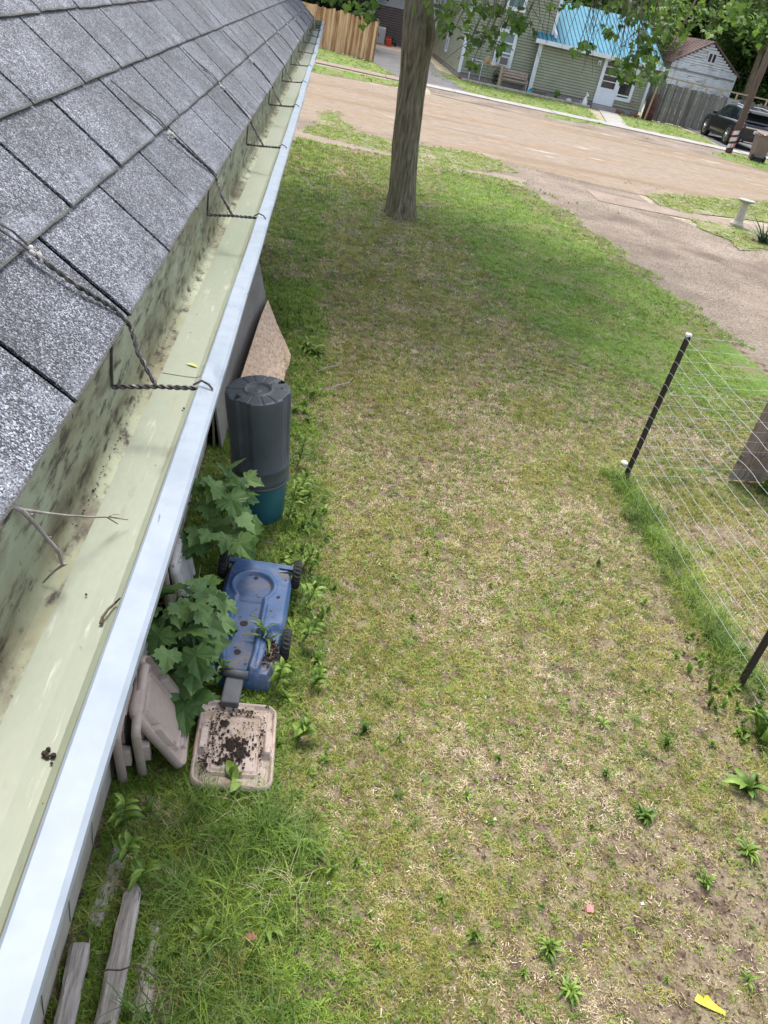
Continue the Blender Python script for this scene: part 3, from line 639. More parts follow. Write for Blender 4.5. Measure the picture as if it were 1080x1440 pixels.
# inverted slate trash can standing in a teal bin
ax = Vector((-.115, -.03, .93)).normalized(); tilt = Vector((0, 0, 1)).rotation_difference(ax).to_euler()
teal = thing('bin', 'round teal bin holding the upturned dark trash can', 'bin', (-.045, 4.245, .0), tilt)
prof = [(.0, .0), (.12, .0), (.135, .004), (.142, .03), (.150, .12), (.160, .22), (.168, .30), (.170, .315)]
MB().lathe(prof, 48).build('bin_body', tealm, teal, smooth=True)
MB().lathe([(.170, .300), (.180, .300), (.184, .306), (.184, .318), (.178, .322), (.166, .322), (.160, .30), (.150, .2)], 48).build('rim', canm, teal, smooth=True)
can = thing('trash_can', 'upturned slate grey trash can with ribbed bottom', 'trash can', tuple(Vector((-.045, 4.245, 0))+ax*.30), tilt)
def lobes(r, z, th):     # flat recessed panels down the sides
    a = (th*4/math.pi+.5) % 2; pn = sm(.18, .30, a)*sm(1.82, 1.70, a) if a < 2 else 0
    k = sm(.14, .16, z); return r*(1-.075*(1-pn)*k)
prof = [(.170, 0), (.176, .0), (.176, .02), (.1745, .12), (.181, .128), (.181, .138), (.1735, .146), (.185, .24), (.186, .42), (.184, .54), (.182, .60), (.176, .618)]
prof = [(.166, 0), (.172, 0), (.172, .05), (.173, .12), (.178, .126), (.178, .134), (.174, .142), (.1755, .25), (.181, .40), (.186, .52), (.188, .60), (.184, .622)]
prof = [(r*1.05, z) for r, z in prof]
MB().lathe(prof, 128, rfun=lobes).build('can_body', canm, can, smooth=True)
V = []; F = []; nr, na_ = 26, 160
for i in range(nr+1):
    r = .184*(i/nr); r2_ = r*1.05
    for j in range(na_):
        th = 2*math.pi*j/na_; z = .622+.006*sm(.184, .176, r)
        rr = lobes(r2_, 1, th) if i == nr else r2_
        rib = (th*14/math.pi) % 2; wedge = (th*2/math.pi+.25) % 2
        if r > .085: z += -.012*sm(.085, .095, r)*(1-sm(.02, .10, min(rib, 2-rib)))
        z += .010*(1-sm(.003, .007, abs(r-.078)))-.010*sm(.072, .06, r)+.006*sm(.022, .018, r)
        if .60 < wedge < .78 and r > .13: z -= .030*sm(.13, .14, r)
        V.append((rr*math.cos(th), rr*math.sin(th), z))
for i in range(nr):
    for j in range(na_): F.append((i*na_+j, (i+1)*na_+j, (i+1)*na_+(j+1) % na_, i*na_+(j+1) % na_))
mb = MB(); mb.add(V, F); mb.build('can_bottom', canm, can, smooth=True)
hb = MB(); 
for th0 in (-1.95, 1.2):
    P = [(.176*math.cos(th0+t*.38), .176*math.sin(th0+t*.38), .612+.004*math.cos(t*1.5)) for t in (-1, -.6, -.2, .2, .6, 1)]; hb.tube(P, .0075, 6)
hb.build('handle', canm, can, smooth=True)
M = can.matrix_basis
for i, (x, y, s, lb) in enumerate([(.07, .06, .012, 'clump of wet leaves on the upturned trash can'), (.14, .02, .009, 'small dark leaf bit near the trash can edge'), (-.0, .055, .006, 'tiny dark crumb on the trash can centre')]):
    tag(clump('leaf_litter', tuple(Matrix.Translation(can.location)@tilt.to_matrix().to_4x4()@Vector((x, y, .626))), s, 7, debris, .6, i+90), lb, 'leaf litter')

# blue wheeled cart, wheels up
cart = thing('garden_cart', 'blue plastic wheeled cart lying among weeds, black wheels, grey tongue', 'cart', (-.045, 2.70, .0), (R(1.5), 0, R(-3)))
W2, LN = .185, .84
def deck_h(x, y):
    z = .15
    d = min(W2-abs(x), y, LN-y); z += -.03*(1-sm(0, .02, d))
    # neck channel
    cxm = -.02; ch = 1-sm(.062, .072, abs(x-cxm)) if y < .55 else 0
    cir = 1-sm(.096, .108, math.hypot(x-cxm, y-.62)); c = max(ch, cir*.8)
    rim = .65*max((1-sm(.0, .022, abs(abs(x-cxm)-.083))) if y < .52 else 0, (1-sm(0, .02, abs(math.hypot(x-cxm, y-.62)-.118))) if y > .50 else 0)
    z += .014*rim-.022*c
    z -= .035*sm(.10, .12, x)*sm(.36, .30, y)            # lower right pocket
    z -= .02*sm(-.125, -.14, x)*sm(.5, .44, y)
    z -= .012*sm(.10, .12, x)*sm(.70, .76, y)
    return z, c
nx, ny = 74, 150; V = []; F = []; Mi = []
for j in range(ny+1):
    y = LN*j/ny; wdt = W2*(.80+.20*sm(.0, .16, y)) if True else W2; wdt *= (1-.08*sm(.74, .80, y))
    for i in range(nx+1):
        x = wdt*(-1+2*i/nx); z, c = deck_h(x*W2/wdt*1.0, y); V.append((x, y, z))
for j in range(ny):
    for i in range(nx):
        a = j*(nx+1)+i; F.append((a, a+1, a+nx+2, a+nx+1)); x, y = V[a][0], V[a][1]; Mi.append(1 if deck_h(x, y)[1] > .5 else 0)
nb = len(V); ring = list(range(nx+1))+[j*(nx+1)+nx for j in range(1, ny+1)]+[ny*(nx+1)+i for i in range(nx-1, -1, -1)]+[j*(nx+1) for j in range(ny-1, 0, -1)]
for q in ring: x, y, z = V[q]; V.append((x*1.03, y+(.006 if y > LN/2 else -.006), .02))
for q in range(len(ring)): w_ = (q+1) % len(ring); F.append((ring[w_], ring[q], nb+q, nb+w_)); Mi.append(0)
mb = MB(); mb.v = V; mb.f = F; mb.m = Mi; mb.build('deck', [bluem, blueflat], cart, smooth=True)
for (x, y, r, nm) in [(-.018, .70, .011, 'hole'), (.125, .55, .008, 'hole'), (-.03, .335, .017, 'hole'), (-.03, .13, .015, 'hole')]:
    MB().lathe([(0, .0012), (r, .0012), (r*1.25, .0)], 18).build(nm, debris, cart, loc=(x, y, deck_h(x, y)[0]+.0012))
for (x, y) in [(-.15, .10), (.15, .70), (-.15, .70), (.10, .44), (-.13, .40), (.02, .06), (-.06, .06)]:
    MB().lathe([(0, .006), (.006, .005), (.008, 0)], 10).build('screw', greyplast, cart, loc=(x, y, deck_h(x, y)[0]))
for x in (-.10, .075): MB().tube([(x, .03, deck_h(x, .03)[0]+.001), (x, .25, deck_h(x, .25)[0]+.001), (x, .48, deck_h(x, .48)[0]+.001)], .003, 5).build('moulded_rib', bluem, cart)
def wheel_mesh(r=.082, w_=.048):
    mb = MB(); n = 44; P = []
    for k in range(n):
        th = 2*math.pi*k/n
        for (xx, rr) in [(-w_/2, r*.55), (-w_/2, r*.9), (-w_*.36, r-.002), (0, r+(.004 if k % 2 else -.002)), (w_*.36, r-.002+(.002 if k % 2 else -.002)), (w_/2, r*.9), (w_/2, r*.55)]: P.append((xx, rr*math.cos(th), rr*math.sin(th)))
    F = [(k*7+i, k*7+i+1, ((k+1) % n)*7+i+1, ((k+1) % n)*7+i) for k in range(n) for i in range(6)]; mb.add(P, F); return mb
tyre = wheel_mesh().mesh('tyre', tyrem)
hub = MB().lathe([(0, .02), (.02, .022), (.024, .012), (.046, .010), (.046, -.010), (.024, -.012), (.02, -.022), (0, -.02)], 24).xf(Matrix.Rotation(R(90), 4, 'Y')).mesh('hub', greyplast, True)
for (x, y, z) in [(.205, .79, .125), (.205, .245, .11), (-.215, .80, .125), (-.215, .26, .11)]:
    wh = link('wheel', tyre, cart, (x, y, z), (R(12), 0, 0)); link('hub', hub, wh)
mb = MB(); mb.tube([(-.24, .785, .142), (.23, .775, .142)], .0045, 8); mb.build('axle', mat('steel_rod', [(.45, .45, .46), (.6, .6, .6)], 10, .3, metal=.9), cart, smooth=True)
mb = MB(); mb.tube([(-.075, -.012, .128), (.045, -.012, .128)], .020, 14); mb.build('hinge', greyplast, cart, smooth=True)
bevel(MB().box(-.060, .028, -.185, -.018, .075, .118).build('tongue', greyplast, cart), .008)
MB().box(-.19, .19, .800, .835, .125, .148).build('end_bar', bluem, cart)
# soil and roots caught in the lower pocket
n = 260; px_ = np.c_[-.045+RNG.normal(.135, .028, n), 2.70+RNG.normal(.16, .045, n), .115+RNG.uniform(0, .03, n)]
rootm = [MB().tube([(-.02, 0, 0), (-.005, .004, .004), (.02, -.002, .0)], .0012, 4).mesh('root', litterm), chipm[0], dm[0]]
scatter('soil_clod', px_, rootm, RNG.integers(0, 3, n), RNG.uniform(0, 6.28, n), RNG.normal(0, .5, (n, 2)), RNG.uniform(.6, 1.8, n), 'brown soil and roots piled on the lower right of the blue cart', cat='soil')

# boards leaning on the wall
mb = MB(); mb.hexa([(-.33, 8.3, 0), (-.345, 8.32, 0), (-.42, 5.0, 0), (-.40, 5.0, 0)], [(-.472, 8.37, .46), (-.487, 8.37, .46), (-.515, 5.0, .50), (-.50, 5.0, .50)])
tag(bevel(mb.build('board', greyboard), .003), 'long smooth grey board leaning low against the house wall', 'board')
mb = MB(); mb.hexa([(-.42, 8.0, 0), (-.43, 8.0, 0), (-.47, 5.0, 0), (-.455, 5.0, 0)], [(-.50, 8.0, .5), (-.515, 8.0, .5), (-.525, 5.0, .62), (-.515, 5.0, .62)])
tag(mb.build('board', mat('brown_board', [(.16, .12, .085), (.24, .19, .14)], 9, .85, stretch=(2, .3, 2))), 'brown rough board edge behind the smooth grey board', 'board')
osb = [(-.311, 8.10, .06), (-.16, 7.45, .045), (.005, 6.85, .02), (.000, 6.62, .02), (-.022, 6.45, .02), (-.029, 6.28, .02), (-.06, 5.6, .02), (-.375, 5.35, .27), (-.33, 7.3, .17)]
mb = MB(); k = len(osb); n_ = Vector((.55, .0, .8)).normalized()*.012
mb.add(osb+[tuple(Vector(p)+n_) for p in osb], [tuple(range(k))[::-1], tuple(range(k, 2*k))]+[(i, (i+1) % k, k+(i+1) % k, k+i) for i in range(k)])
tag(mb.build('osb_panel', osbm), 'pinkish chipboard panel with ragged corner leaning on the grey board', 'board')

# timbers by the wall
def timber(p0, p1, r, seed, h0=0.0):
    q = random.Random(seed); p0, p1 = Vector(p0), Vector(p1); n = 22; P = []; Rr = []
    mb = MB(); V = []; k = 12; ofs = [q.uniform(-.1, .1) for _ in range(k)]
    d = (p1-p0); a = d.normalized().cross(Vector((0, 0, 1))).normalized(); b = a.cross(d.normalized())
    for i in range(n+1):
        t = i/n; c = p0+d*t; rr = r*(1+.06*math.sin(t*9+seed))*(.72+.28*sm(0, .06, 1-t)) * (.8+.2*sm(0, .05, t))
        for j in range(k):
            th = 2*math.pi*j/k; sq = 1/max(abs(math.cos(th)), abs(math.sin(th)))
            e = rr*(.75+.25*sq)*(1+ofs[j]*.6+.05*math.sin(t*31+j*2.1)+q.uniform(-.02, .02)); V.append(c+a*e*math.cos(th)-b*e*math.sin(th)*.8+(d.normalized()*(q.uniform(-.07, .02) if i == n else 0)))
    mb.add(V, [(i*k+j, i*k+(j+1) % k, (i+1)*k+(j+1) % k, (i+1)*k+j) for i in range(n) for j in range(k)]+[tuple(range(k)), tuple(n*k+j for j in range(k))[::-1]])
    return mb.build('timber', oldwood, smooth=False)
tag(timber((-.310, .85, .035), (-.325, 1.64, .04), .037, 3), 'split grey weathered timber, middle one of the three by the wall', 'timber', 'weathered timbers on the ground')
tag(timber((-.425, .80, .04), (-.465, 1.44, .04), .036, 5), 'pale cracked timber lying right against the house wall', 'timber', 'weathered timbers on the ground')
tag(timber((-.20, .8, -.02), (-.22, 1.55, -.025), .045, 9), 'half buried timber under grass, outermost from the wall', 'timber', 'weathered timbers on the ground')
tag(timber((-.44, 1.50, -.015), (-.41, 1.82, -.01), .040, 12), 'short grey timber stub sunk in grass near the wall', 'timber', 'weathered timbers on the ground')
mb = MB(); mb.tube([(-.30, 1.30, .12), (-.25, 1.315, .13), (-.19, 1.29, .12), (-.12, 1.28, .10)], [.003, .003, .002, .001], 5); mb.tube([(-.25, 1.315, .13), (-.22, 1.25, .10), (-.15, 1.20, .06), (-.12, 1.12, .03)], [.002, .002, .0018, .001], 5); mb.tube([(-.38, 1.30, .09), (-.34, 1.305, .11), (-.30, 1.30, .12)], [.003, .003, .003], 5)
tag(mb.build('dry_twig', mat('dark_stick', [(.05, .035, .025), (.12, .09, .07)], 60, .9)), 'dark forked twig lying across the weathered timbers', 'twig')

# ---------------------------------------------------------------- maple saplings
mr = random.Random(4)
mlv = [maple_mesh('maple_leaf', darkleaf, .130, c, mr) for c in (.2, .35, .5, .1)]
def sapling(label, base, groups, seed):
    q = random.Random(seed); t = thing('maple_sapling', label, 'sapling', base, group='maple saplings by the wall'); B = Vector(base)
    st = MB(); st.tube([(0, 0, 0), (.01, -.01, .2), (.03, -.03, .45), (.04, -.04, .6)], [.006, .005, .004, .002], 6)
    for (c, rad, n) in groups:
        c = Vector(c)-B; st.tube([(.01, -.01, .15), tuple(c*.6+Vector((0, 0, .02))), tuple(c)], [.004, .003, .002], 5)
        for i in range(n):
            d = Vector((q.gauss(0, 1), q.gauss(0, 1), q.gauss(0, .75))); d = d/max(1, d.length/1.5); p = c+Vector((d.x*rad[0], d.y*rad[1], d.z*rad[2]))
            out = math.atan2(p.y-c.y+q.gauss(0, .03)-.05, p.x-c.x+q.gauss(0, .03)+.02)
            s = q.uniform(.55, 1.25)
            link('leaf', q.choice(mlv), t, tuple(p), (q.gauss(-.35, .3), q.gauss(.12, .3), out-math.pi/2), s)
    st.build('stem', stemm, t, smooth=True); return t
sapling('maple sapling in front of the upturned dark trash can', (-.36, 3.78, 0),
        [((-.29, 3.60, .60), (.07, .11, .06), 15), ((-.215, 3.66, .62), (.06, .06, .04), 6), ((-.22, 3.42, .46), (.07, .10, .08), 14), ((-.17, 3.50, .42), (.04, .08, .08), 8), ((-.31, 3.52, .38), (.07, .14, .12), 12), ((-.20, 3.74, .30), (.06, .08, .1), 6)], 3)
sapling('maple sapling leaning over the left side of the blue cart', (-.33, 2.95, 0),
        [((-.36, 2.75, .46), (.07, .11, .05), 14), ((-.255, 2.85, .42), (.07, .09, .06), 12), ((-.25, 2.68, .35), (.06, .10, .09), 12), ((-.34, 2.62, .28), (.08, .12, .10), 14), ((-.24, 2.62, .16), (.06, .13, .08), 12), ((-.30, 2.9, .2), (.08, .12, .1), 10)], 9)

# =====================================================================================  LAWN (ground cover, scattered)
def tm(n, rad, h, w_, lean, m, seg=2, seed=0): return tuft(n, rad, h, w_, lean, seg, random.Random(seed)).mesh('grass_tuft', m)
protos = [tm(10, .030, .017, .0042, (.6, 1.3), straw, 1, 1), tm(10, .034, .021, .0046, (.6, 1.3), straw, 1, 2),     # 0 1 dry
          tm(10, .030, .022, .0042, (.5, 1.3), ylw, 1, 3), tm(10, .030, .028, .0044, (.5, 1.3), ylw, 2, 4),          # 2 3 olive
          tm(10, .028, .025, .0046, (.4, 1.3), grn, 1, 5), tm(9, .030, .036, .0046, (.4, 1.3), grn, 2, 6),          # 4 5 green
          rosette(5, .013, .009, .2, up=.3, rnd=random.Random(7)).mesh('clover', weedm),                             # 6 small broad leaves
          rosette(6, .038, .009, .3, up=.35, rnd=random.Random(8)).mesh('clover', weedm),                              # 7 small weed
          MB().add([(-.007, -.002, .001), (.005, -.004, .003), (.008, .003, .001), (-.004, .003, .004)], [(0, 1, 2), (0, 2, 3)]).mesh('litter', litterm),   # 8
          MB().add([(-.012, -.0012, .004), (.011, -.0013, .002), (.011, .0013, .006), (-.012, .0012, .003)], [(0, 1, 2, 3)]).mesh('litter', straw)]    # 9
def edge_x(y): return np.interp(y, [p[1] for p in EDGE], [p[0] for p in EDGE])
def lawn_fields(x, y):
    ex = edge_x(y)
    n1 = fbm(x, y, .9, 3); n2 = fbm(x, y, 3.1, 9); n3 = fbm(x, y, 7.5, 19)
    lush = 1/(1+np.exp(-((x-(1.7+.30*np.clip(13-y, -3, 6)))*1.7+(n1-.5)*5)))*np.clip((y-5.6)/2.2, 0, 1)
    lush = np.maximum(lush, np.clip((y-9)/4, 0, 1)*.62*np.clip(n1*2.2-.35, 0, 1))
    wall = np.clip(1-(x-.16)/.34, 0, 1)*(.55+.6*n2)*np.where(y > 9, .6, 1)
    wall = np.maximum(wall, np.clip(1-(x-.30)/.35, 0, 1)*np.clip((2.3-y)/.5, 0, 1)*.9)
    green = np.clip(np.maximum(lush, wall)+(n2-.5)*.8, 0, 1)
    bare = np.clip((n1-.52)*4, 0, 1)*.35+np.clip((n3-.62)*5, 0, .7)
    bare = np.maximum(bare, np.clip(1-np.abs(x-2.62-.10*(y-3))/.22, 0, 1)*np.clip((5.2-y)/1, 0, 1)*.8)
    bare = np.maximum(bare, np.clip((x-1.1)/.6, 0, 1)*np.clip((2.6-y)/.8, 0, 1)*(.80+1.0*(n2-.45)))
    bare = np.maximum(bare, np.clip(1-np.hypot((x-3.5)/.5, (y-4.75)/.22), 0, 1)*1.6)
    bare = np.maximum(bare, np.clip(1-np.abs(x-(3.05+.22*(13-y)))/.18, 0, 1)*np.clip((y-9)/2, 0, 1)*np.clip((n3-.36)*4, 0, 1)*.9)
    bare = np.maximum(bare, np.clip(1-(ex-x)/.75, 0, 1)*np.clip((y-10.5)/2, 0, 1)*(.25+n2*.9))
    bare = bare*(1-.75*np.clip(lush*1.3-.1, 0, 1))
    bare = np.maximum(bare, np.clip(1-np.hypot((x-1.45)/.7, (y-12.75)/.35), 0, 1)*.9)
    return green, np.clip(bare, 0, 1), n1, n2, n3, lush, wall
def lawn_pts(x0, x1, y0, y1, dens):
    n = int((x1-x0)*(y1-y0)*dens); x = RNG.uniform(x0, x1, n); y = RNG.uniform(y0, y1, n)
    k = (inpoly(x, y, LAWN) | ((x < edge_x(y)+.9*(fbm(x, y, 1.6, 91)-.35)) & (y > 8) & (y < 18.6))) & (x > -.5); return x[k], y[k]
X = []; Y = []; Dz = []
for (a, b, c, d, dn, s) in [(-.5, 2.9, .75, 3.2, 4300, .78), (-.5, 4.2, 3.2, 6.0, 2500, .92), (-.5, 5.5, 6.0, 9.5, 1400, 1.15), (-.5, 7.4, 9.5, 13.5, 850, 1.45), (-3, 6.8, 13.5, 18.6, 520, 1.8), (2.9, 5.0, 1.6, 3.2, 900, 1), (4.2, 6.4, 3.2, 6.0, 500, 1.3)]:
    x, y = lawn_pts(a, b, c, d, dn); X.append(x); Y.append(y); Dz.append(np.full(len(x), s))
X = np.concatenate(X); Y = np.concatenate(Y); Dz = np.concatenate(Dz)
gn_, br, n1, n2, n3, lush, wall = lawn_fields(X, Y)
u = RNG.random(len(X)); keep = u > br*.86; X, Y, Dz, gn_, br, n2, lush, n3, wall, n1 = [a[keep] for a in (X, Y, Dz, gn_, br, n2, lush, n3, wall, n1)]
N_ = len(X); t = RNG.random(N_); n4 = fbm(X, Y, 1.7, 77)
pg = np.clip(gn_*1.05+.0+(n2-.5)*.35+np.clip((n3-.56)*4, 0, .55), .16, 1); pg = np.where(lush > .55, np.maximum(pg, .55+.5*np.clip((n1+n2-.75)*2.2, 0, .8)), pg); po = np.clip(.56+(n4-.5)*2.0, .15, .88)*(1-pg)
idx = np.where(t < pg, np.where(RNG.random(N_) < .12+.4*lush, 6, RNG.integers(4, 6, N_)), np.where(t < pg+po, RNG.integers(2, 4, N_), RNG.integers(0, 2, N_)))
idx = np.where((RNG.random(N_) < .016*(1-br)), 7, idx)
idx = np.where((idx < 2) & (RNG.random(N_) < .14), 9, idx)
idx = np.where(RNG.random(N_) < .25*br, 8, idx)
sc_ = Dz*RNG.uniform(.65, 1.35, N_)*(1+.5*np.clip(wall, 0, 1)*(idx > 3))
sc_ = np.where(idx == 7, np.minimum(sc_, 1.1), sc_)
protos += [tm(10, .030, .026, .0046, (.4, 1.3), brt, 1, 41)]
idx = np.where((idx > 3) & (idx < 6) & (RNG.random(N_) < .25+.5*lush*(lush > .4)), 10, idx)
scatter('lawn_grass', np.c_[X, Y, np.full(N_, .0)], protos, idx, RNG.uniform(0, 6.28, N_), RNG.normal(0, .12, (N_, 2)), sc_, 'patchy dry lawn of straw, olive and green blades', cat='grass')
# litter on bare soil
x, y = lawn_pts(.4, 3.0, .8, 5.5, 1900); _, br, *_r = lawn_fields(x, y); k = RNG.random(len(x)) < br*.8; x, y = x[k], y[k]; n = len(x)
scatter('leaf_chips', np.c_[x, y, np.full(n, .004)], [protos[8], protos[9]], (RNG.random(n) < .22).astype(int), RNG.uniform(0, 6.28, n), RNG.normal(0, .35, (n, 2)), RNG.uniform(.5, 1.5, n), 'brown leaf and bark chips on bare soil', cat='litter')
# tall grass at the wall and along the wire fence
dgrn = mat('blade_deep', [(.055, .115, .012), (.10, .185, .022), (.18, .29, .05)], 3, .5, trans=.2, objrand=.5, spec=.4)
tall = [tm(26, .045, h, w_, ln, dgrn, 4, s) for h, w_, ln, s in ((.13, .0042, (.4, 1.5), 21), (.19, .0045, (.5, 1.4), 22), (.10, .004, (.5, 1.7), 23))]+[tm(18, .05, .12, .003, (.6, 1.7), ylw, 4, 24), tm(16, .05, .14, .0024, (.7, 1.8), straw, 4, 25), tm(26, .05, .14, .004, (.5, 1.5), brt, 4, 26)]
P = []; Sx = []; I = []
def addtall(x0, x1, y0, y1, dens, smin, smax, pick, fn=None):
    n = int((x1-x0)*(y1-y0)*dens)
    for _ in range(n):
        x, y = random.uniform(x0, x1), random.uniform(y0, y1)
        if fn and random.random() > fn(x, y): continue
        P.append((x, y, 0)); Sx.append(random.uniform(smin, smax)); I.append(random.choice(pick))
n2f = lambda x, y, s=3.5, sd=4: float(fbm(np.array([x]), np.array([y]), s, sd)[0])
addtall(-.26, .36, .8, 2.05, 380, .6, 1.25, [0, 0, 1, 1, 2, 5, 3, 4], lambda x, y: max(0, min(1, (n2f(x, y)-.28)*2.4*(1-max(0, x-.1)*2.2))))
addtall(-.49, -.15, .8, 2.1, 120, .35, .75, [0, 2, 3, 4, 4], lambda x, y: .55)
addtall(.10, .34, 1.75, 2.15, 260, .75, 1.15, [0, 1, 0], lambda x, y: max(0, 1-math.hypot((x-.22)/.12, (y-1.95)/.18)*.8))
addtall(-.46, .40, 2.1, 4.7, 100, .4, .85, [0, 2, 0, 3], lambda x, y: (.8 if x < -.2 or x > .12 else .25)*max(0, min(1, (n2f(x, y)-.3)*3)))
addtall(-.42, .25, 4.3, 8.4, 60, .4, .8, [0, 2, 3], lambda x, y: max(0, min(1, (n2f(x, y)-.35)*3)))
addtall(2.66, 3.14, 2.3, 5.45, 480, .6, 1.3, [0, 1, 2, 5, 5, 3], lambda x, y: max(0, 1-abs(x-(2.90-.03*(y-4)))/.2)*(1 if y > 3.1 else .5))
addtall(3.1, 4.6, 5.2, 5.9, 140, .4, .9, [0, 2, 3], lambda x, y: max(0, 1-abs(y-5.5)/.4))
addtall(-.46, -.12, 1.5, 2.05, 260, .35, .7, [4, 4, 4, 3, 0], lambda x, y: .9)
addtall(.10, .40, 2.2, 4.7, 90, .4, .9, [0, 1, 2, 3], lambda x, y: .8)
n = len(P); scatter('tall_grass', P, tall, I, RNG.uniform(0, 6.28, n), RNG.normal(0, .15, (n, 2)), Sx, 'long uncut grass at the wall foot and under the wire fence', cat='grass')
# low leafy ground cover beside the cart and wall
bl = [rosette(9, .05, .026, .2, up=.5, rnd=random.Random(31)).mesh('ground_ivy', weedm), rosette(7, .07, .02, .3, up=.8, rnd=random.Random(32)).mesh('ground_ivy', weedm), rosette(12, .03, .02, .2, up=.6, rnd=random.Random(33)).mesh('ground_ivy', weedm)]
P = []; Sx = []; I = []
addtall(.12, .42, 2.0, 4.6, 330, .5, 1.3, [0, 1, 2], lambda x, y: max(0, min(1, (n2f(x, y, 4, 8)-.33)*3))*(1-max(0, x-.22)*4))
addtall(-.30, .15, 2.38, 2.66, 300, .5, 1.1, [0, 2, 1], lambda x, y: .55)
addtall(-.45, .45, .85, 2.1, 70, .5, 1.2, [0, 1, 2], lambda x, y: max(0, min(1, (n2f(x, y, 5, 18)-.4)*4)))
addtall(-.40, .22, 4.3, 8.6, 50, .7, 1.4, [0, 1, 2], lambda x, y: .6*max(0, min(1, (n2f(x, y, 4, 28)-.35)*3)))
addtall(2.55, 3.05, 2.3, 3.5, 160, .6, 1.3, [0, 2, 1], lambda x, y: .55)
n = len(P); P = [(a, b, .012) for a, b, c in P]
scatter('leafy_ground_cover', P, bl, I, RNG.uniform(0, 6.28, n), RNG.normal(0, .25, (n, 2)), Sx, 'low leafy ground cover crowding round the cart and wall', cat='ground cover')
# street-side turf
P = []; Sx = []; I = []
for poly, dn, s in [(q, 420, 1.35) for q in STRIPS]+[(q, 12, 3.6) for q in FAR]:
    xs = [p[0] for p in poly]; ys = [p[1] for p in poly]; n = int((max(xs)-min(xs))*(max(ys)-min(ys))*dn)
    x = RNG.uniform(min(xs), max(xs), n); y = RNG.uniform(min(ys), max(ys), n); k = inpoly(x, y, poly); k &= fbm(x, y, 1.9, 41) > .36
    x = x+RNG.normal(0, .12, n); y = y+RNG.normal(0, .10, n)
    for a, b in zip(x[k], y[k]): P.append((a, b, .005)); Sx.append(s*random.uniform(.6, 1.3)); I.append(random.choice([4, 5, 10, 10, 3, 2, 6]))
for _ in range(420):       # weeds invading the gravel
    a, b = random.uniform(.2, 16), random.choice([random.gauss(21.3, .5), random.gauss(17.6, .3), random.gauss(35.4, .6)])
    if n2f(a, b, 1.1, 66) > .50: P.append((a, b, 0)); Sx.append(random.uniform(1, 3)); I.append(random.choice([4, 6, 7, 3]))
n = len(P); scatter('street_turf', P, protos, I, RNG.uniform(0, 6.28, n), RNG.normal(0, .12, (n, 2)), Sx, 'mown bright grass on the verges along the dirt street', cat='grass')
# gravel stones
st_ = [MB().lathe([(.001, 0), (.010, .001), (.012, .006), (.006, .010), (.0, .011)], 6).mesh('stone', mat('stones_%s' % a, [c, tuple(v*1.5 for v in c)], 40, .9, objrand=.5)) for a, c in (('tan', (.36, .29, .23)), ('grey', (.32, .29, .27)), ('brown', (.22, .17, .13)))]
n = 9000; x = RNG.uniform(3.8, 11, n); y = RNG.uniform(8.5, 19, n); k = (x > edge_x(y)-.5*RNG.random(n)**2) & (fbm(x, y, 1.2, 12) > .4); x, y = x[k], y[k]; n = len(x)
scatter('gravel_stones', np.c_[x, y, np.zeros(n)], st_, RNG.integers(0, 3, n), RNG.uniform(0, 6.28, n), RNG.normal(0, .3, (n, 2)), RNG.uniform(.25, .9, n), 'loose gravel stones on the drive', cat='gravel')

# ---------------------------------------------------------------- individual weeds
wq = random.Random(12)
ros = [rosette(n, L, W, .35, up=.75, wave=.0015, rnd=random.Random(s)).mesh('rosette', weedm) for n, L, W, s in ((19, .065, .012, 51), (24, .075, .011, 52), (15, .05, .014, 53), (26, .08, .009, 54), (30, .06, .008, 55), (13, .07, .011, 56))]+[tuft(26, .035, .055, .0055, (.8, 1.7), 3, random.Random(s)).mesh('rosette', weedm) for s in (57, 58)]
for (px, py) in [(575, 905), (912, 972), (845, 1020), (882, 760), (690, 825), (820, 800), (840, 795), (512, 1030), (600, 1095), (850, 1092), (935, 1050), (585, 1160), (655, 1120), (700, 1070), (760, 1095), (905, 1060), (560, 1120), (770, 1335), (735, 1370), (860, 1215), (470, 830), (580, 870), (745, 1010), (640, 985), (530, 1330), (620, 1265), (500, 1215), (1000, 1050), (560, 1040), (895, 1015), (725, 760), (790, 850), (665, 1320), (440, 1150), (960, 820), (1000, 780), (905, 850), (600, 780), (530, 760), (480, 945), (830, 1165), (1050, 1380), (1040, 1180), (935, 1380)]:
    p = g(px, py); link('dandelion', wq.choice(ros), None, (p[0], p[1], .003), (0, 0, wq.uniform(0, 6)), wq.uniform(.55, 1.05), label='small flat green rosette weed growing in the dry lawn', cat='weed', group='small rosette weeds in the lawn')
def plant(name, label, px, py, n, L, W, up, scale, seed, z=.0, group=None, m=None, wave=.003, bend=.3):
    p = g(px, py, z); t = thing(name, label, 'weed', (p[0], p[1], z), (0, 0, 0), group); q = random.Random(seed)
    ms = [];
    for k in range(3):
        V, F = leaf_pts(L*(.8+.2*k), W*(.9+.1*k), 7, bend*(.7+.4*k), .2, wave); mb = MB(); mb.add(V, F); ms.append(mb.mesh('leaf', m or weedm, True))
    for i in range(int(n*1.5)): link('leaf', q.choice(ms), t, (q.gauss(0, .08*L), q.gauss(0, .08*L), .002), (q.uniform(-.4, .4), -up*q.uniform(.1, 1.9), i*2.4+q.uniform(-.6, .6)), scale*q.uniform(.4, 1.1))
    return t
plant('bushy_weed', 'bushy green weed clump, largest in the open lawn at lower right', 905, 1152, 34, .075, .015, .55, 1, 1)
plant('bushy_weed', 'upright green weed tuft on bare soil above the yellow scrap', 990, 1245, 20, .075, .013, .7, 1, 2)
plant('dock_plant', 'large broad leaved dock at the foot of the near fence post', 1066, 1035, 12, .21, .052, .85, 1, 3, bend=.45)
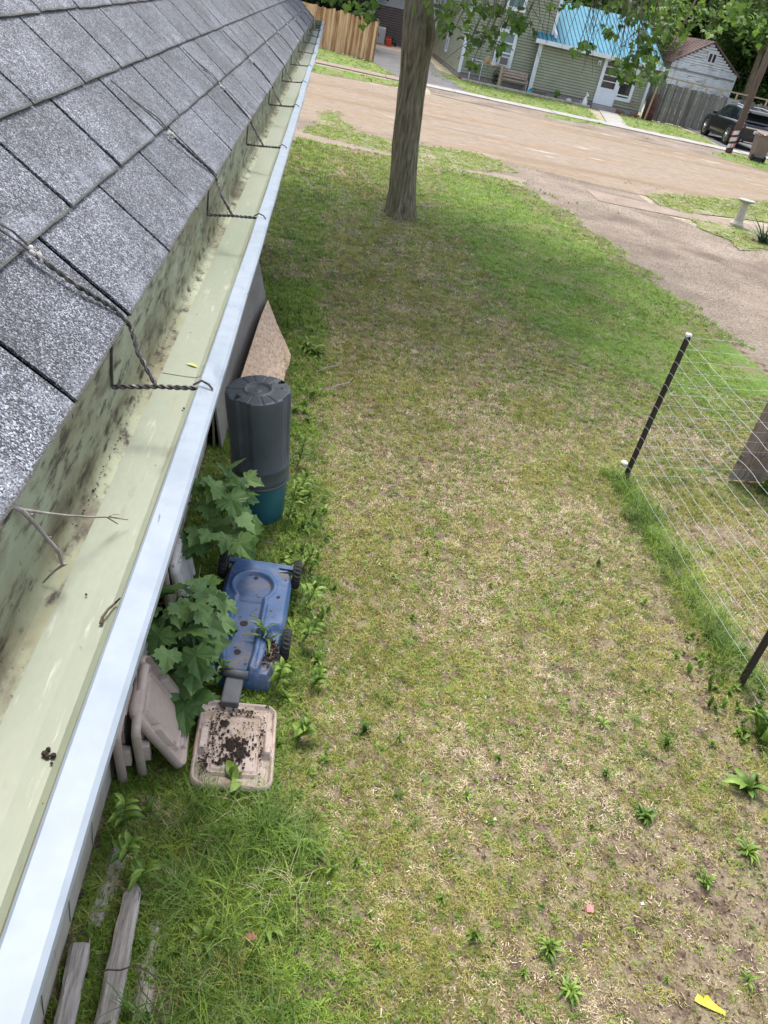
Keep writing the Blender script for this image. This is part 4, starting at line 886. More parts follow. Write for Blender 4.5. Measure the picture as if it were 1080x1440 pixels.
plant('plantain', 'pale broad leaved plantain just below the large dock', 1050, 1112, 11, .12, .036, .35, 1, 4)
plant('dock_plant', 'single broad upright leaf cluster at the front of the flat dirty lid', 335, 1098, 3, .11, .050, 1.0, 1, 5, z=.03)
plant('dock_plant', 'broad leaved dock in the tall grass right of the timbers', 290, 1325, 3, .11, .026, .3, 1, 6)
plant('dock_plant', 'wide leaved dock left of the small red leaf in the grass', 375, 1312, 3, .09, .030, .3, 1, 7)
plant('broadleaf_weed', 'broad leaved weed below the long grass clump', 420, 1195, 6, .07, .028, .4, 1, 8)
plant('broadleaf_weed', 'broad leaved weed beside the ragged chipboard corner', 432, 492, 16, .15, .04, .6, 1, 9)
plant('broadleaf_weed', 'low weed growing below the chipboard corner', 445, 500, 12, .17, .05, .4, 1, 10)
plant('broadleaf_weed', 'green weed clump at the bottom edge left of centre', 800, 1395, 30, .07, .012, .45, 1, 11)
plant('broadleaf_weed', 'light green weed rosette left of the pink scrap', 770, 1340, 18, .07, .014, .4, .9, 12)
plant('broadleaf_weed', 'green weed patch beside the fence in the lower right corner', 1050, 1200, 24, .07, .013, .4, 1, 13)
plant('broadleaf_weed', 'dark leafy weed at the foot of the wooden gate', 1075, 695, 18, .16, .06, .7, 1, 14)
plant('tall_weed', 'grassy weed with arching blades growing out of the cart', 372, 900, 13, .13, .014, 1.1, 1, 15, z=.13)
# upright leafy stems
def stemmed(label, x, y, h, n, L, seed, lean=(0, 0), W=.024):
    t = thing('leafy_weed', label, 'weed', (x, y, 0), group='leafy weeds beside the wall'); q = random.Random(seed); st = MB(); top = Vector((lean[0], lean[1], h))
    st.tube([(0, 0, 0), tuple(top*.5+Vector((.005, 0, 0))), tuple(top)], [.004, .003, .0015], 5); st.build('stem', stemm, t)
    V, F = leaf_pts(L, W, 5, .35, .2, .001); mb = MB(); mb.add(V, F); lm = mb.mesh('leaf', weedm)
    for i in range(n):
        f = .25+.75*i/n; link('leaf', lm, t, tuple(top*f), (0, -q.uniform(.0, .6)-(.5 if f > .9 else 0), i*2.1+q.uniform(-.3, .3)), (1.15-.5*f)*q.uniform(.8, 1.2))
for (lb, x, y, h, n, L, s, ln) in [('lance leaved weed at the wall below the leaning lid', -.43, 1.90, .22, 16, .085, 1, (.02, -.02)), ('second lance leaved weed, nearer the timbers', -.40, 1.75, .18, 14, .085, 2, (.04, -.02)), ('lance leaved weed drooping over bare soil by the wall', -.34, 1.68, .15, 10, .09, 3, (.06, -.03)),
        ('leafy weed right of the upper right cart wheel', .24, 3.70, .16, 12, .09, 4, (.05, 0)), ('leafy stem rising between the two right cart wheels', .27, 3.35, .25, 13, .10, 5, (.05, -.03)), ('leafy weed beside the lower right cart wheel', .25, 3.05, .20, 12, .10, 6, (.08, 0)),
        ('leafy weed at the teal bin foot', .12, 4.15, .28, 18, .09, 7, (.03, .05)), ('bushy weed at the right of the teal bin', .16, 4.45, .22, 16, .10, 8, (.06, 0)), ('leafy weed right of the cart tongue', .14, 2.72, .2, 14, .08, 9, (.02, -.02)), ('low leafy weed right of the flat dirty lid', .27, 2.42, .12, 12, .07, 10, (.04, 0)),
        ('leafy weed behind the flat lid by the cart tongue', -.13, 2.72, .18, 14, .07, 11, (0, -.03)), ('round leaved weed left of the cart tongue', -.22, 2.66, .16, 14, .07, 12, (0, -.02)), ('leafy weed near the right edge of the trash can', .16, 4.9, .25, 16, .09, 13, (.03, 0)), ('leafy weed at the right corner of the lid', .33, 2.75, .12, 10, .07, 14, (.03, 0))]:
    stemmed(lb, x, y, h, n, L, s, ln, W=.034 if s in (9, 10, 12, 14) else .024)
# litter that can be named
p = g(828, 1280); mb = MB(); mb.add([(-.016, -.012, .01), (.012, -.016, .012), (.018, .008, .02), (.0, .018, .014), (-.014, .010, .022)], [(0, 1, 2, 4), (4, 2, 3)])
tag(mb.build('paper_scrap', mat('pink_paper', [(.75, .16, .17), (.85, .28, .28)], 60, .7), loc=tuple(p)), 'small pink paper scrap lying on the lawn', 'scrap')
p = g(998, 1416); mb = MB(); mb.add([(-.062, .020, .004), (-.040, .040, .016), (-.018, .032, .006), (.0, .036, .018), (.018, .012, .010), (.058, -.020, .006), (.05, -.032, .004), (-.01, -.010, .010), (-.045, .004, .012)], [(0, 1, 8), (1, 2, 7, 8), (2, 3, 4, 7), (4, 5, 6, 7)])
tag(mb.build('plastic_scrap', mat('yellow_plastic', [(.70, .42, .02), (.85, .55, .04)], 40, .45, spec=.5), loc=tuple(p)), 'crumpled bright yellow scrap near the lower right corner', 'scrap')
for i, (px, py, lb) in enumerate([(903, 1272, 'small white scrap right of the pink one'), (695, 1153, 'tiny pale fleck in the middle of the lawn'), (462, 1243, 'pale curled leaf at the tall grass edge')]):
    p = g(px, py); tag(MB().add([(-.008, -.005, .005), (.009, -.006, .008), (.006, .007, .010), (-.007, .006, .006)], [(0, 1, 2, 3)]).build('scrap', whitep if i == 0 else mat('pale_scrap_%s' % 'ab'[i-1], [(.55, .47, .36), (.65, .58, .46)], 50, .8), loc=tuple(p)), lb, 'scrap')
p = g(352, 1323); tag(MB().add([(-.025, -.01, .03), (0, -.016, .034), (.026, -.004, .028), (.008, .012, .038), (-.014, .010, .03)], [(0, 1, 3, 4), (1, 2, 3)]).build('dead_leaf', mat('red_brown_leaf', [(.20, .08, .05), (.32, .15, .10)], 60, .8), loc=tuple(p)), 'curled reddish brown dead leaf in the long grass', 'leaf')
for i, (px, py, L) in enumerate([(465, 520, .35), (480, 545, .4)]):
    p = g(px, py, .01); mb = MB(); mb.tube([(-L/2, -.03, .02), (-.05, .0, .03), (.08, .02, .025), (L/2, .10, .03)], [.003, .005, .005, .002], 5); mb.tube([(-.05, 0, .03), (.02, .08, .03)], [.003, .001], 4)
    tag(mb.build('fallen_stick', twigm, loc=tuple(p), rot=(0, 0, .6)), ['thin grey stick on the lawn, the one nearer the boards', 'thin grey stick on the lawn, the lower of two'][i], 'stick')

# ---------------------------------------------------------------- wire fence
fence = thing('wire_fence', 'wire fence with dark posts and white capped corner post', 'fence', (0, 0, 0))
def tpost(b, t_):
    b, t_ = Vector(b), Vector(t_); mb = MB(); d = (t_-b).normalized(); a = Vector((1, .2, 0)).cross(d).normalized(); c = d.cross(a)
    for (u0, u1, v0, v1) in ((-.021, .021, -.003, .003), (-.003, .003, -.001, .030), (-.021, -.017, .0, .010), (.017, .021, 0, .010)):
        q = [(u0, v0), (u1, v0), (u1, v1), (u0, v1)]; mb.hexa([b+a*x+c*y for x, y in q], [t_+a*x+c*y for x, y in q])
    n = int((t_-b).length/.055)
    for i in range(2, n): p = b+(t_-b)*i/n; mb.hexa([p-a*.008-c*.008, p+a*.008-c*.008, p+a*.008, p-a*.008], [p-a*.006-c*.006+d*.014, p+a*.006-c*.006+d*.014, p+a*.006+d*.014, p-a*.006+d*.014])
    return mb
P1b, P1t = Vector((2.9, 5.38, -.1)), Vector(g(968, 472, 1.33)); P2b = Vector((2.905, 3.09, -.1)); P2t = P2b+(Vector(g(1079, 898, .40))-Vector((2.905, 3.09, 0)))*3.35+Vector((0, 0, .1))
for b, t_, rr in ((P1b, P1t, 1), (P2b, P2t, 1)):
    mb = MB(); mb.tube([b, t_], .020, 8); d = (t_-b)
    o = mb.build('post', postm, fence); m2 = tpost(b, t_); m2.build('post_rib', postm, o)
o = bevel(MB().box(-.020, .022, -.018, .020, -.012, .016).build('post_cap', whitep, fence, loc=tuple(P1t)), .006)
wr = random.Random(2)
nW = 14
P0b = Vector((2.93, .3, 0)); P0t = Vector((3.0, .25, 1.35)); PRb = Vector((7.3, 6.35, 0)); PRt = Vector((7.35, 6.35, 1.33))
for i in range(nW):
    f = .04+.945*i/(nW-1)
    A = P1b.lerp(P1t, (.1+f*1.33)/1.43); Bq = P2b.lerp(P2t, (.1+f*1.33)/1.43); Cq = P0b.lerp(P0t, f); Dq = PRb.lerp(PRt, f)
    def wobble(a, b, n, amp):
        return [a.lerp(b, k/n)+(Vector((wr.gauss(0, amp), wr.gauss(0, amp), wr.gauss(0, amp)-.02*math.sin(math.pi*k/n))) if 0 < k < n else Vector()) for k in range(n+1)]
    off = Vector((.024, 0, 0))
    mb = MB(); mb.tube([A-off]+wobble(A+Vector((-.01, -.025, 0)), Bq+off*0+Vector((.024, 0, 0)), 22, .0028)+wobble(Bq+Vector((.024, 0, 0)), Cq, 16, .003)[1:], .0013, 4); mb.build('line_wire', wirel, fence)
    mb = MB(); mb.tube(wobble(A+Vector((.01, .022, 0)), Dq, 26, .0025), .0011, 4); mb.build('line_wire', wirel, fence)
o = tpost(PRb-Vector((0, 0, .1)), PRt).build('post', postm, fence); o = tpost(P0b-Vector((0, 0, .1)), P0t).build('post', postm, fence)
tag(MB().lathe([(0, .0), (.028, .0), (.034, .018), (.02, .035), (.0, .04)], 10).build('stone', whitep, loc=(3.005, 5.68, 0), rot=(0, .1, .3), smooth=True), 'white rounded object on the ground behind the corner post', 'stone')
# old plank gate behind the wire
gate = thing('plank_gate', 'weathered plank gate panel standing behind the wire fence', 'gate', (3.99, 5.66, 0), (0, 0, .12))
for i in range(9):
    h = 1.02+.02*math.sin(i*3); bevel(MB().box(i*.142+.002, i*.142+.138, -.010+random.uniform(-.003, .003), .010, .02, h).build('plank', gatem, gate), .002, 1)
for z in (.20, .85): MB().box(-.01, 1.29, -.048, -.013, z, z+.085).build('rail', gatem, gate)

# =====================================================================================  THE MAPLE BY THE STREET
tree = thing('maple_tree', 'tall maple tree with a hollow knot, standing alone at the street end of the lawn', 'tree', (1.49, 13.25, 0))
def trunk_mesh():
    cz = [(-.1, 0, .285), (.0, 0, .262), (.12, 0, .238), (.4, -.03, .218), (1.1, -.13, .205), (1.6, -.17, .203), (2.05, -.20, .206), (2.35, -.23, .222), (2.6, -.25, .230), (2.8, -.29, .212), (3.1, -.33, .20), (3.8, -.36, .20), (4.6, -.36, .22)]
    zs = [c[0] for c in cz]; V = []; n = 96; zz = np.arange(-.1, 4.6, .035)
    for z in zz:
        cx = np.interp(z, zs, [c[1] for c in cz]); r = np.interp(z, zs, [c[2] for c in cz])
        for j in range(n):
            th = 2*math.pi*j/n; ct, st_ = math.cos(th), math.sin(th)
            rr = r*(1+.03*math.sin(th*3+1)+.02*math.sin(th*5+z)+(.24*max(0, math.cos(th*4+.5))*math.exp(-max(z, 0)*8)))
            b = mnoise.fractal(Vector((ct*7, st_*7, z*1.1)), 1, 2, 4); rr += .014*b+.010*abs(mnoise.noise(Vector((ct*13, st_*13, z*1.6))))
            # burl and hollow on the street-side right face
            da = (th+math.pi/2-.62+math.pi) % (2*math.pi)-math.pi; bur = math.exp(-((da-.35)/.55)**2-((z-2.58)/.25)**2); rr += .055*bur
            dl = (th+math.pi/2+.25+math.pi) % (2*math.pi)-math.pi; rr += .03*math.exp(-(dl/.5)**2-((z-2.45)/.3)**2)
            hol = math.exp(-((da-.05)/.10)**2-((z-2.55)/.085)**2); crack = math.exp(-((da+.02-(z-2.6)*.25)/.06)**2)*sm(2.4, 2.5, z)*sm(3.0, 2.75, z)
            rr -= .20*hol+.06*crack
            V.append((cx+rr*ct, rr*st_, z))
    k = len(zz); mb = MB(); mb.add(V, [(i*n+j, i*n+(j+1) % n, (i+1)*n+(j+1) % n, (i+1)*n+j) for i in range(k-1) for j in range(n)]+[tuple((k-1)*n+j for j in range(n))]); return mb
trunk_mesh().build('trunk', barkm, tree, smooth=True)
T0 = Vector((1.49, 13.25, 0)); lr = random.Random(21)
def limb(a, b, r0, r1, sag=.0, seg=9, name='branch', mb=None):
    a, b = Vector(a), Vector(b); P = []; d = (b-a).length
    for i in range(seg+1):
        t = i/seg; P.append(a.lerp(b, t)+Vector((math.sin(t*5+a.x)*.04*d*t*(1-t)*2, math.cos(t*4+a.y)*.05*d*t*(1-t)*2, sag*4*t*(1-t)))-(Vector((0, 0, 0))))
    own = mb is None; mb = mb or MB(); mb.tube(P, [r0+(r1-r0)*i/seg for i in range(seg+1)], 10 if r0 > .03 else 5)
    if own: mb.build(name, barkm, tree, smooth=True)
    return P
L0 = Vector((-.36, 0, 4.3)); limbs = []
for (dx, dy, dz, r) in [(3.2, -1.2, 2.6, .12), (2.6, 2.0, 3.4, .11), (-2.6, 1.2, 3.2, .12), (-1.0, -2.4, 3.4, .11), (.3, .4, 5.4, .15), (1.2, 3.2, 2.2, .09), (4.4, .3, 1.9, .10), (-3.4, -1.0, 2.2, .09)]:
    limbs.append(limb(L0, L0+Vector((dx, dy, dz)), r, .03, .5))
tl = [maple_mesh('tree_leaf', treeleaf, s, c, lr) for s, c in ((.115, .3), (.10, .6), (.125, .15), (.105, .45))]
# crown mass out of the picture, for shade and other views
cl = []
for s in range(3):
    q = random.Random(70+s); mb = MB()
    for i in range(22):
        c = Vector((q.gauss(0, .22), q.gauss(0, .22), q.gauss(0, .16))); a = q.uniform(0, 6.28); w_ = .06*q.uniform(.7, 1.3)
        E_ = Euler((q.gauss(0, .6), q.gauss(0, .6), a)).to_matrix()
        mb.add([c+E_@Vector(v) for v in ((0, -w_, 0), (w_, -w_*.2, -.01), (w_*.6, w_*.8, 0), (0, w_*1.3, -.015), (-w_*.6, w_*.8, 0), (-w_, -w_*.2, -.01))], [(0, 1, 2, 3, 4, 5)])
    cl.append(mb.mesh('leaf_cluster', treeleaf))
P = []
while len(P) < 1000:
    d = Vector((lr.gauss(0, 1), lr.gauss(0, 1), lr.gauss(0, 1))).normalized()*lr.random()**.4; p = Vector((d.x*4.0-.9, d.y*4.0+.6, 8.0+d.z*3.9))
    if mnoise.noise(p*.55) > -.12 and p.z > 4.2+max(0, 1.0-.2*p.x): P.append(tuple(p+T0))
n = len(P); o = scatter('crown', P, cl, RNG.integers(0, 3, n), RNG.uniform(0, 6.28, n), RNG.normal(0, .4, (n, 2)), RNG.uniform(.8, 1.5, n)); o.parent = tree; o.matrix_parent_inverse = Matrix.Translation(T0).inverted()
# hanging sprays that reach into the picture: (px,py) in the survey at a distance y, spread, leaves
SPR = [((618, 18), 12.2, 26, 18, 26), ((640, 40), 12.3, 26, 20, 34), ((655, 8), 12.6, 30, 12, 22), ((661, 60), 12.4, 10, 18, 14), ((664, 90), 12.4, 8, 14, 9), ((690, 45), 12.9, 26, 12, 24), ((702, 60), 12.9, 14, 12, 14), ((706, 16), 13.2, 34, 12, 26), ((735, 35), 13.0, 14, 12, 16), ((724, 25), 13, 14, 14, 14), ((682, 12), 13.2, 18, 12, 16),
       ((828, 66), 12.8, 22, 8, 11), ((812, 72), 12.8, 10, 6, 7), ((850, 42), 13, 20, 9, 11), ((888, 26), 13.2, 28, 14, 28), ((905, 60), 13.1, 24, 14, 30), ((885, 84), 12.9, 18, 10, 24), ((890, 106), 12.9, 22, 10, 30), ((868, 96), 12.9, 10, 12, 16), ((915, 85), 13.1, 20, 16, 30), ((925, 105), 13.2, 16, 10, 18), ((930, 40), 13.6, 30, 24, 44), ((870, 8), 13.6, 44, 9, 30), ((945, 10), 14, 50, 13, 50), ((985, 18), 14.4, 34, 16, 40), ((958, 44), 14.0, 10, 10, 10), ((1000, 42), 14.4, 12, 6, 8), ((1035, 20), 15, 30, 20, 34), ((1070, 30), 15, 30, 26, 34), ((800, 5), 13.4, 30, 6, 12),
       ((515, 20), 13.4, 12, 14, 20), ((505, 4), 13.4, 30, 8, 16), ((470, -6), 13.8, 30, 8, 14)]
cand = []; twigs = []
for k, (c, yd, rx, ry, n) in enumerate(SPR):
    ctr = Vector(gy(c[0], c[1], yd))-T0; twigs.append((ctr, k))
    for i in range(n):
        px, py = c[0]+lr.gauss(0, rx*.5), c[1]+lr.gauss(0, ry*.5); p = Vector(gy(px, py, yd+lr.gauss(0, .28)))-T0; cand.append((p, ctr))
lr.shuffle(cand)
rest = []
for i, (p, ctr) in enumerate(cand):
    out = math.atan2(p.y-ctr.y, p.x-ctr.x+.05)+lr.gauss(0, .5)
    rot = (lr.gauss(-.55, .45), lr.gauss(0, .4), out-math.pi/2); s = lr.uniform(.6, 1.15)
    if i < 299: link('leaf', lr.choice(tl), tree, tuple(p), rot, s)
    else: rest.append((p, rot, s))
n = len(rest); o = scatter('leaf_mass', [tuple(p+T0) for p, r_, s in rest], tl, RNG.integers(0, 4, n), [r_[2] for p, r_, s in rest], np.array([[r_[0], r_[1]] for p, r_, s in rest]), [s for p, r_, s in rest]); o.parent = tree; o.matrix_parent_inverse = Matrix.Translation(T0).inverted()
mbt = MB(); limbE = [l[-1] for l in limbs]+[l[5] for l in limbs]
for ctr, k in twigs:
    near = min(limbE, key=lambda e: (e-ctr).length+abs(e.x-ctr.x)*.3); P_ = limb(near, ctr, .022, .005, .25, 12, mb=mbt)
    for j in range(5):
        a = P_[lr.randrange(7, 12)]; e = ctr+Vector((lr.gauss(0, .25), lr.gauss(0, .2), lr.gauss(-.02, .12))); mbt.tube([a, a.lerp(e, .5)+Vector((0, 0, .03)), e], [.006, .004, .002], 4)
for c in [((745, 6), (770, 60)), ((758, 0), (752, 52)), ((765, 4), (785, 48))]:      # bare twigs over the blue roof
    a, b = Vector(gy(*c[0], 13))-T0, Vector(gy(*c[1], 13))-T0; mbt.tube([a+Vector((-.1, 0, .5)), a, a.lerp(b, .5)+Vector((.05, 0, 0)), b], [.006, .005, .004, .002], 4)
mbt.build('twigs', barkm, tree, smooth=True)

# =====================================================================================  ACROSS THE STREET
siding = mat('green_siding', [(.25, .26, .18), (.30, .31, .225)], 1.5, .7, fine=(12, .05))
trimw = mat('white_trim', [(.58, .61, .66), (.67, .69, .72)], 3, .5)
bluemetal = mat('blue_metal_roof', [(.05, .19, .26), (.075, .235, .315)], .6, .65, spec=.15, fine=(8, .05))
winm = glassm('window_glass', (.015, .017, .022), .06); winblue = glassm('window_glass_sky', (.10, .18, .18), .08)
found = mat('foundation', [(.22, .21, .19), (.3, .29, .26)], 4, .9)
def lap_wall(p0, p1, z0, z1, lap=.128, depth=.034, gable=None):
    """clapboard siding from p0 to p1 (outward normal to the right of travel), real laps"""
    p0, p1 = Vector((p0[0], p0[1], 0)), Vector((p1[0], p1[1], 0)); d = (p1-p0); L = d.length; d.normalize(); nn = Vector((d.y, -d.x, 0)); mb = MB(); z = z0
    while z < z1-.001:
        zn = min(z+lap, z1); zt = z+(zn-z)*.84; a, b = 0.0, L
        if gable:
            f = gable(zt); a, b = f[0]*L, f[1]*L
        A, B = p0+d*a, p0+d*b
        mb.hexa([A+nn*depth+Vector((0, 0, z)), B+nn*depth+Vector((0, 0, z)), B-nn*.03+Vector((0, 0, z)), A-nn*.03+Vector((0, 0, z))],
                [A+nn*.002+Vector((0, 0, zt)), B+nn*.002+Vector((0, 0, zt)), B-nn*.03+Vector((0, 0, zt)), A-nn*.03+Vector((0, 0, zt))]); z = zn
    return mb
fh = thing('farm_house', 'olive green sided house with white trim and blue metal roof across the dirt street', 'house', (0, 0, 0))
MB().box(6.78, 11.0, 45.46, 59.4, .0, 5.6).box(10.6, 16.55, 45.02, 54, 0, 2.3).build('wall', siding, fh)
for a in (lap_wall((6.7, 45.38), (11.05, 45.38), .28, 5.6), lap_wall((6.72, 59.5), (6.72, 45.40), .28, 5.6), lap_wall((10.5, 44.95), (16.62, 44.95), .30, 2.3), lap_wall((16.6, 44.97), (16.6, 54), .30, 2.3), lap_wall((11.05, 45.4), (11.05, 59), 2.3, 5.6)):
    a.build('siding', siding, fh, kind='stuff')
MB().box(6.74, 11.0, 45.42, 59.3, 0, .28).box(10.54, 16.56, 44.99, 54, 0, .30).build('foundation', found, fh)
for (x, y, z1) in [(6.66, 45.33, 5.6), (10.44, 44.90, 2.3), (16.52, 44.90, 2.3), (10.95, 45.33, 5.6)]: MB().box(x, x+.14, y, y+.16, .25, z1).build('corner_board', trimw, fh)
# main roof
mb = MB(); mb.hexa([(6.2, 45.0, 5.55), (8.85, 45.0, 7.6), (8.85, 60, 7.6), (6.2, 60, 5.55)], [(6.2, 45.0, 5.65), (8.85, 45.0, 7.7), (8.85, 60, 7.7), (6.2, 60, 5.65)]); mb.hexa([(8.85, 45.0, 7.6), (11.5, 45.0, 5.55), (11.5, 60, 5.55), (8.85, 60, 7.6)], [(8.85, 45.0, 7.7), (11.5, 45.0, 5.65), (11.5, 60, 5.65), (8.85, 60, 7.7)]); mb.build('roof', bluemetal, fh)
mb = MB(); mb.add([(6.7, 45.4, 5.6), (11.05, 45.4, 5.6), (8.87, 45.4, 7.4)], [(0, 1, 2)]); mb.build('gable', siding, fh)
# wing roof, standing seams
ev, rg, eh, rh = 44.62, 49.4, 2.40, 4.25
mb = MB(); mb.hexa([(10.15, ev, eh), (17.0, ev, eh), (17.0, rg, rh), (10.15, rg, rh)], [(10.15, ev, eh+.05), (17.0, ev, eh+.05), (17.0, rg, rh+.05), (10.15, rg, rh+.05)])
mb.hexa([(10.15, rg, rh), (17.0, rg, rh), (17.0, 54.2, eh), (10.15, 54.2, eh)], [(10.15, rg, rh+.05), (17.0, rg, rh+.05), (17.0, 54.2, eh+.05), (10.15, 54.2, eh+.05)])
wroof = mb.build('roof', bluemetal, fh)
rib = MB().hexa([(0, ev, eh+.05), (.045, ev, eh+.05), (.045, rg, rh+.05), (0, rg, rh+.05)], [(.01, ev, eh+.085), (.035, ev, eh+.085), (.035, rg, rh+.085), (.01, rg, rh+.085)]).mesh('seam', mat('seam_blue', [(.03, .10, .145)], 2, .7))
for i in range(30): link('seam', rib, wroof, (10.2+i*.233, 0, 0))
MB().box(10.10, 17.05, ev-.06, ev, eh-.13, eh+.06).build('eave_board', trimw, fh)
MB().box(10.10, 17.05, ev, 44.95, eh-.13, eh-.11).build('soffit', trimw, fh)
mb = MB(); mb.hexa([(11.06, 44.9, 2.62), (11.16, 44.9, 2.62), (11.16, rg, rh+.06), (11.06, rg, rh+.06)], [(11.06, 44.9, 2.80), (11.16, 44.9, 2.80), (11.16, rg, rh+.24), (11.06, rg, rh+.24)]); mb.build('flashing', trimw, fh)
MB().tube([(10.40, 44.84, eh-.1), (10.40, 44.84, .25), (10.38, 44.70, .12)], .045, 8).build('downspout', trimw, fh)
MB().box(10.28, 10.52, 44.60, 44.82, 0, .20).build('splash_block', mat('teal_block', [(.05, .35, .42)], 5, .6), fh)
def window(x0, x1, z0, z1, y, glass=winm, tr=.14, bars=(.5,), parent=None, axis='y'):
    P_ = parent or fh
    def bx(mb, a0, a1, b0, b1, d0, d1):
        return mb.box(a0, a1, y-d1, y-d0, b0, b1) if axis == 'y' else mb.box(y-d1, y-d0, a0, a1, b0, b1)
    mb = MB(); bx(mb, x0, x1, z0, z0+tr, 0, .06); bx(mb, x0-.03, x1+.03, z1-tr, z1, 0, .07); bx(mb, x0, x0+tr, z0+tr, z1-tr, 0, .06); bx(mb, x1-tr, x1, z0+tr, z1-tr, 0, .06)
    f = mb.build('window', trimw, P_); m2 = MB()
    for b in bars: zz = z0+tr+(z1-z0-2*tr)*b; bx(m2, x0+tr, x1-tr, zz-.03, zz+.03, .0, .05)
    if bars: m2.build('sash', trimw, f)
    m3 = MB(); bx(m3, x0+tr, x1-tr, z0+tr, z1-tr, .002, .02); m3.build('pane', glass, f); return f
window(8.3, 9.30, .88, 2.55, 45.36, winblue, .17, (.35, .68))
window(8.3, 9.35, 3.35, 4.95, 45.36, winblue, .16)
window(14.93, 15.88, .56, 2.12, 44.93, winm, .16, (.08, .55))
window(51.4, 52.3, .73, 2.08, 6.70, winm, .10, (.5,), axis='x')
f = window(56.5, 57.4, 2.3, 3.7, 6.70, winm, .10, (.5,), axis='x')
ac = MB().box(8.55, 9.06, 44.95, 45.36, .98, 1.38).build('air_conditioner', mat('ac_case', [(.5, .47, .43)], 6, .6), fh); MB().box(8.60, 9.01, 44.938, 44.95, 1.03, 1.33).build('grille', mat('ac_grille', [(.12, .11, .12)], 20, .7), ac)
# door
dr = MB().box(13.93, 15.02, 44.86, 44.93, .22, 2.30).build('door', trimw, fh)
for z0, z1 in ((1.00, 1.28), (1.33, 1.55), (1.60, 1.92), (1.97, 2.18)): MB().box(14.10, 14.82, 44.845, 44.858, z0, z1).build('pane', winm, dr)
MB().box(14.12, 14.16, 44.82, 44.857, 1.18, 1.30).build('handle', mat('brass', [(.3, .22, .1)], 5, .4, metal=.8), dr)
MB().box(13.8, 15.15, 44.42, 44.88, 0, .20).build('door_step', concrete, fh)
lm = MB().box(13.60, 13.74, 44.80, 44.94, 1.92, 2.12).build('porch_light', trimw, fh); MB().box(13.64, 13.70, 44.785, 44.80, 1.94, 2.06).build('lens', winm, lm)
# gas meter
gm = thing('utility_meter', 'grey gas meter with white pipe on the green wall', 'meter', (7.25, 45.2, 0))
MB().tube([(0, 0, 0), (0, 0, .98), (.12, 0, .98)], .028, 8).build('pipe', trimw, gm)
MB().tube([(.18, 0, .95), (.52, 0, .95), (.56, 0, .9), (.56, 0, .1)], .02, 8).build('pipe', trimw, gm)
mb = MB(); mb.lathe([(0, -.08), (.13, -.08), (.15, -.05), (.15, .05), (.10, .10), (0, .10)], 18).xf(Matrix.Rotation(R(90), 4, 'X')); mb.build('meter_case', mat('meter_grey', [(.3, .32, .33), (.45, .46, .47)], 10, .4, metal=.4), gm, loc=(.30, -.08, .70), smooth=True)
MB().box(.22, .38, -.14, .02, .42, .60).build('regulator', mat('meter_dark', [(.10, .11, .12)], 10, .5), gm)
# mulch bed, bench, shrubs, ornaments
bed = MB().box(6.75, 13.7, 44.45, 45.3, .0, .07).build('mulch_bed', mat('red_mulch', [(.14, .035, .03), (.24, .07, .055)], 12, .95, bump=.02, bscale=30), kind='structure')
ed = thing('bed_edging', 'low pale edging stones round the red mulch bed', 'edging', (0, 0, 0))
es = MB().box(0, .30, 0, .09, 0, .10).mesh('stone', mat('edging_stone', [(.42, .37, .33), (.52, .47, .43)], 6, .9))
for i in range(22): link('stone', es, ed, (6.8+i*.315, 44.36+random.uniform(-.01, .01), 0))
bn = thing('garden_bench', 'wooden slatted garden bench against the green house wall', 'bench', (8.75, 44.55, .0)); bw = mat('bench_wood', [(.36, .26, .21), (.46, .36, .30)], 5, .8)
for i in range(4): MB().box(0, 1.5, .02+i*.11, .11+i*.11, .42, .45).build('seat_slat', bw, bn)
for i in range(3): MB().box(0, 1.5, .46+.02*i, .485+.02*i, .54+i*.12, .62+i*.12).build('back_slat', bw, bn)
for x in (.05, 1.41):
    MB().box(x, x+.05, .02, .07, .07, .62).build('leg', bw, bn); MB().box(x, x+.05, .44, .49, .07, .86).build('leg', bw, bn); MB().box(x, x+.05, .02, .48, .58, .62).build('armrest', bw, bn)
def shrub(label, c, r, h, m, n, seed, name='shrub', cat='shrub', leafs=.05, group=None, stem=True):
    q = random.Random(seed); t = thing(name, label, cat, c, (0, 0, 0), group); mb = MB()
    for i in range(n):
        d = Vector((q.gauss(0, 1), q.gauss(0, 1), q.gauss(0, 1))).normalized()*q.random()**.4; p = Vector((d.x*r, d.y*r, h*.5+d.z*h*.5)); E_ = Euler((q.uniform(-1, 1), q.uniform(-1, 1), q.uniform(0, 6.3))).to_matrix(); w_ = leafs*q.uniform(.6, 1.3)
        mb.add([p+E_@Vector(v) for v in ((-w_*.4, 0, 0), (0, -w_, 0), (w_*.4, 0, 0), (0, w_, 0))], [(0, 1, 2, 3)])
    mb.build('foliage', m, t)
    if stem: MB().tube([(0, 0, 0), (0, 0, h*.6)], .02, 6).build('stem', stemm, t)
    return t
shrub('small dark evergreen below the window air conditioner', (8.55, 44.7, .05), .20, .75, coniferm, 260, 1)
shrub('small bright green shrub on the bed left of the white door', (11.85, 44.5, .05), .17, .45, weedm, 200, 2)
shrub('grey low shrub beside the downspout', (11.0, 44.6, .05), .38, .28, mat('grey_leaf', [(.16, .13, .11), (.25, .22, .17)], 5, .9), 200, 3)
t = thing('young_tree', 'thin young tree with tan ball of twigs standing in the verge', 'tree', (7.35, 41.2, 0)); MB().tube([(0, 0, 0), (.02, 0, .6), (0, 0, 1.15)], .014, 6).build('trunk', stemm, t)
mb = MB(); q = random.Random(4)
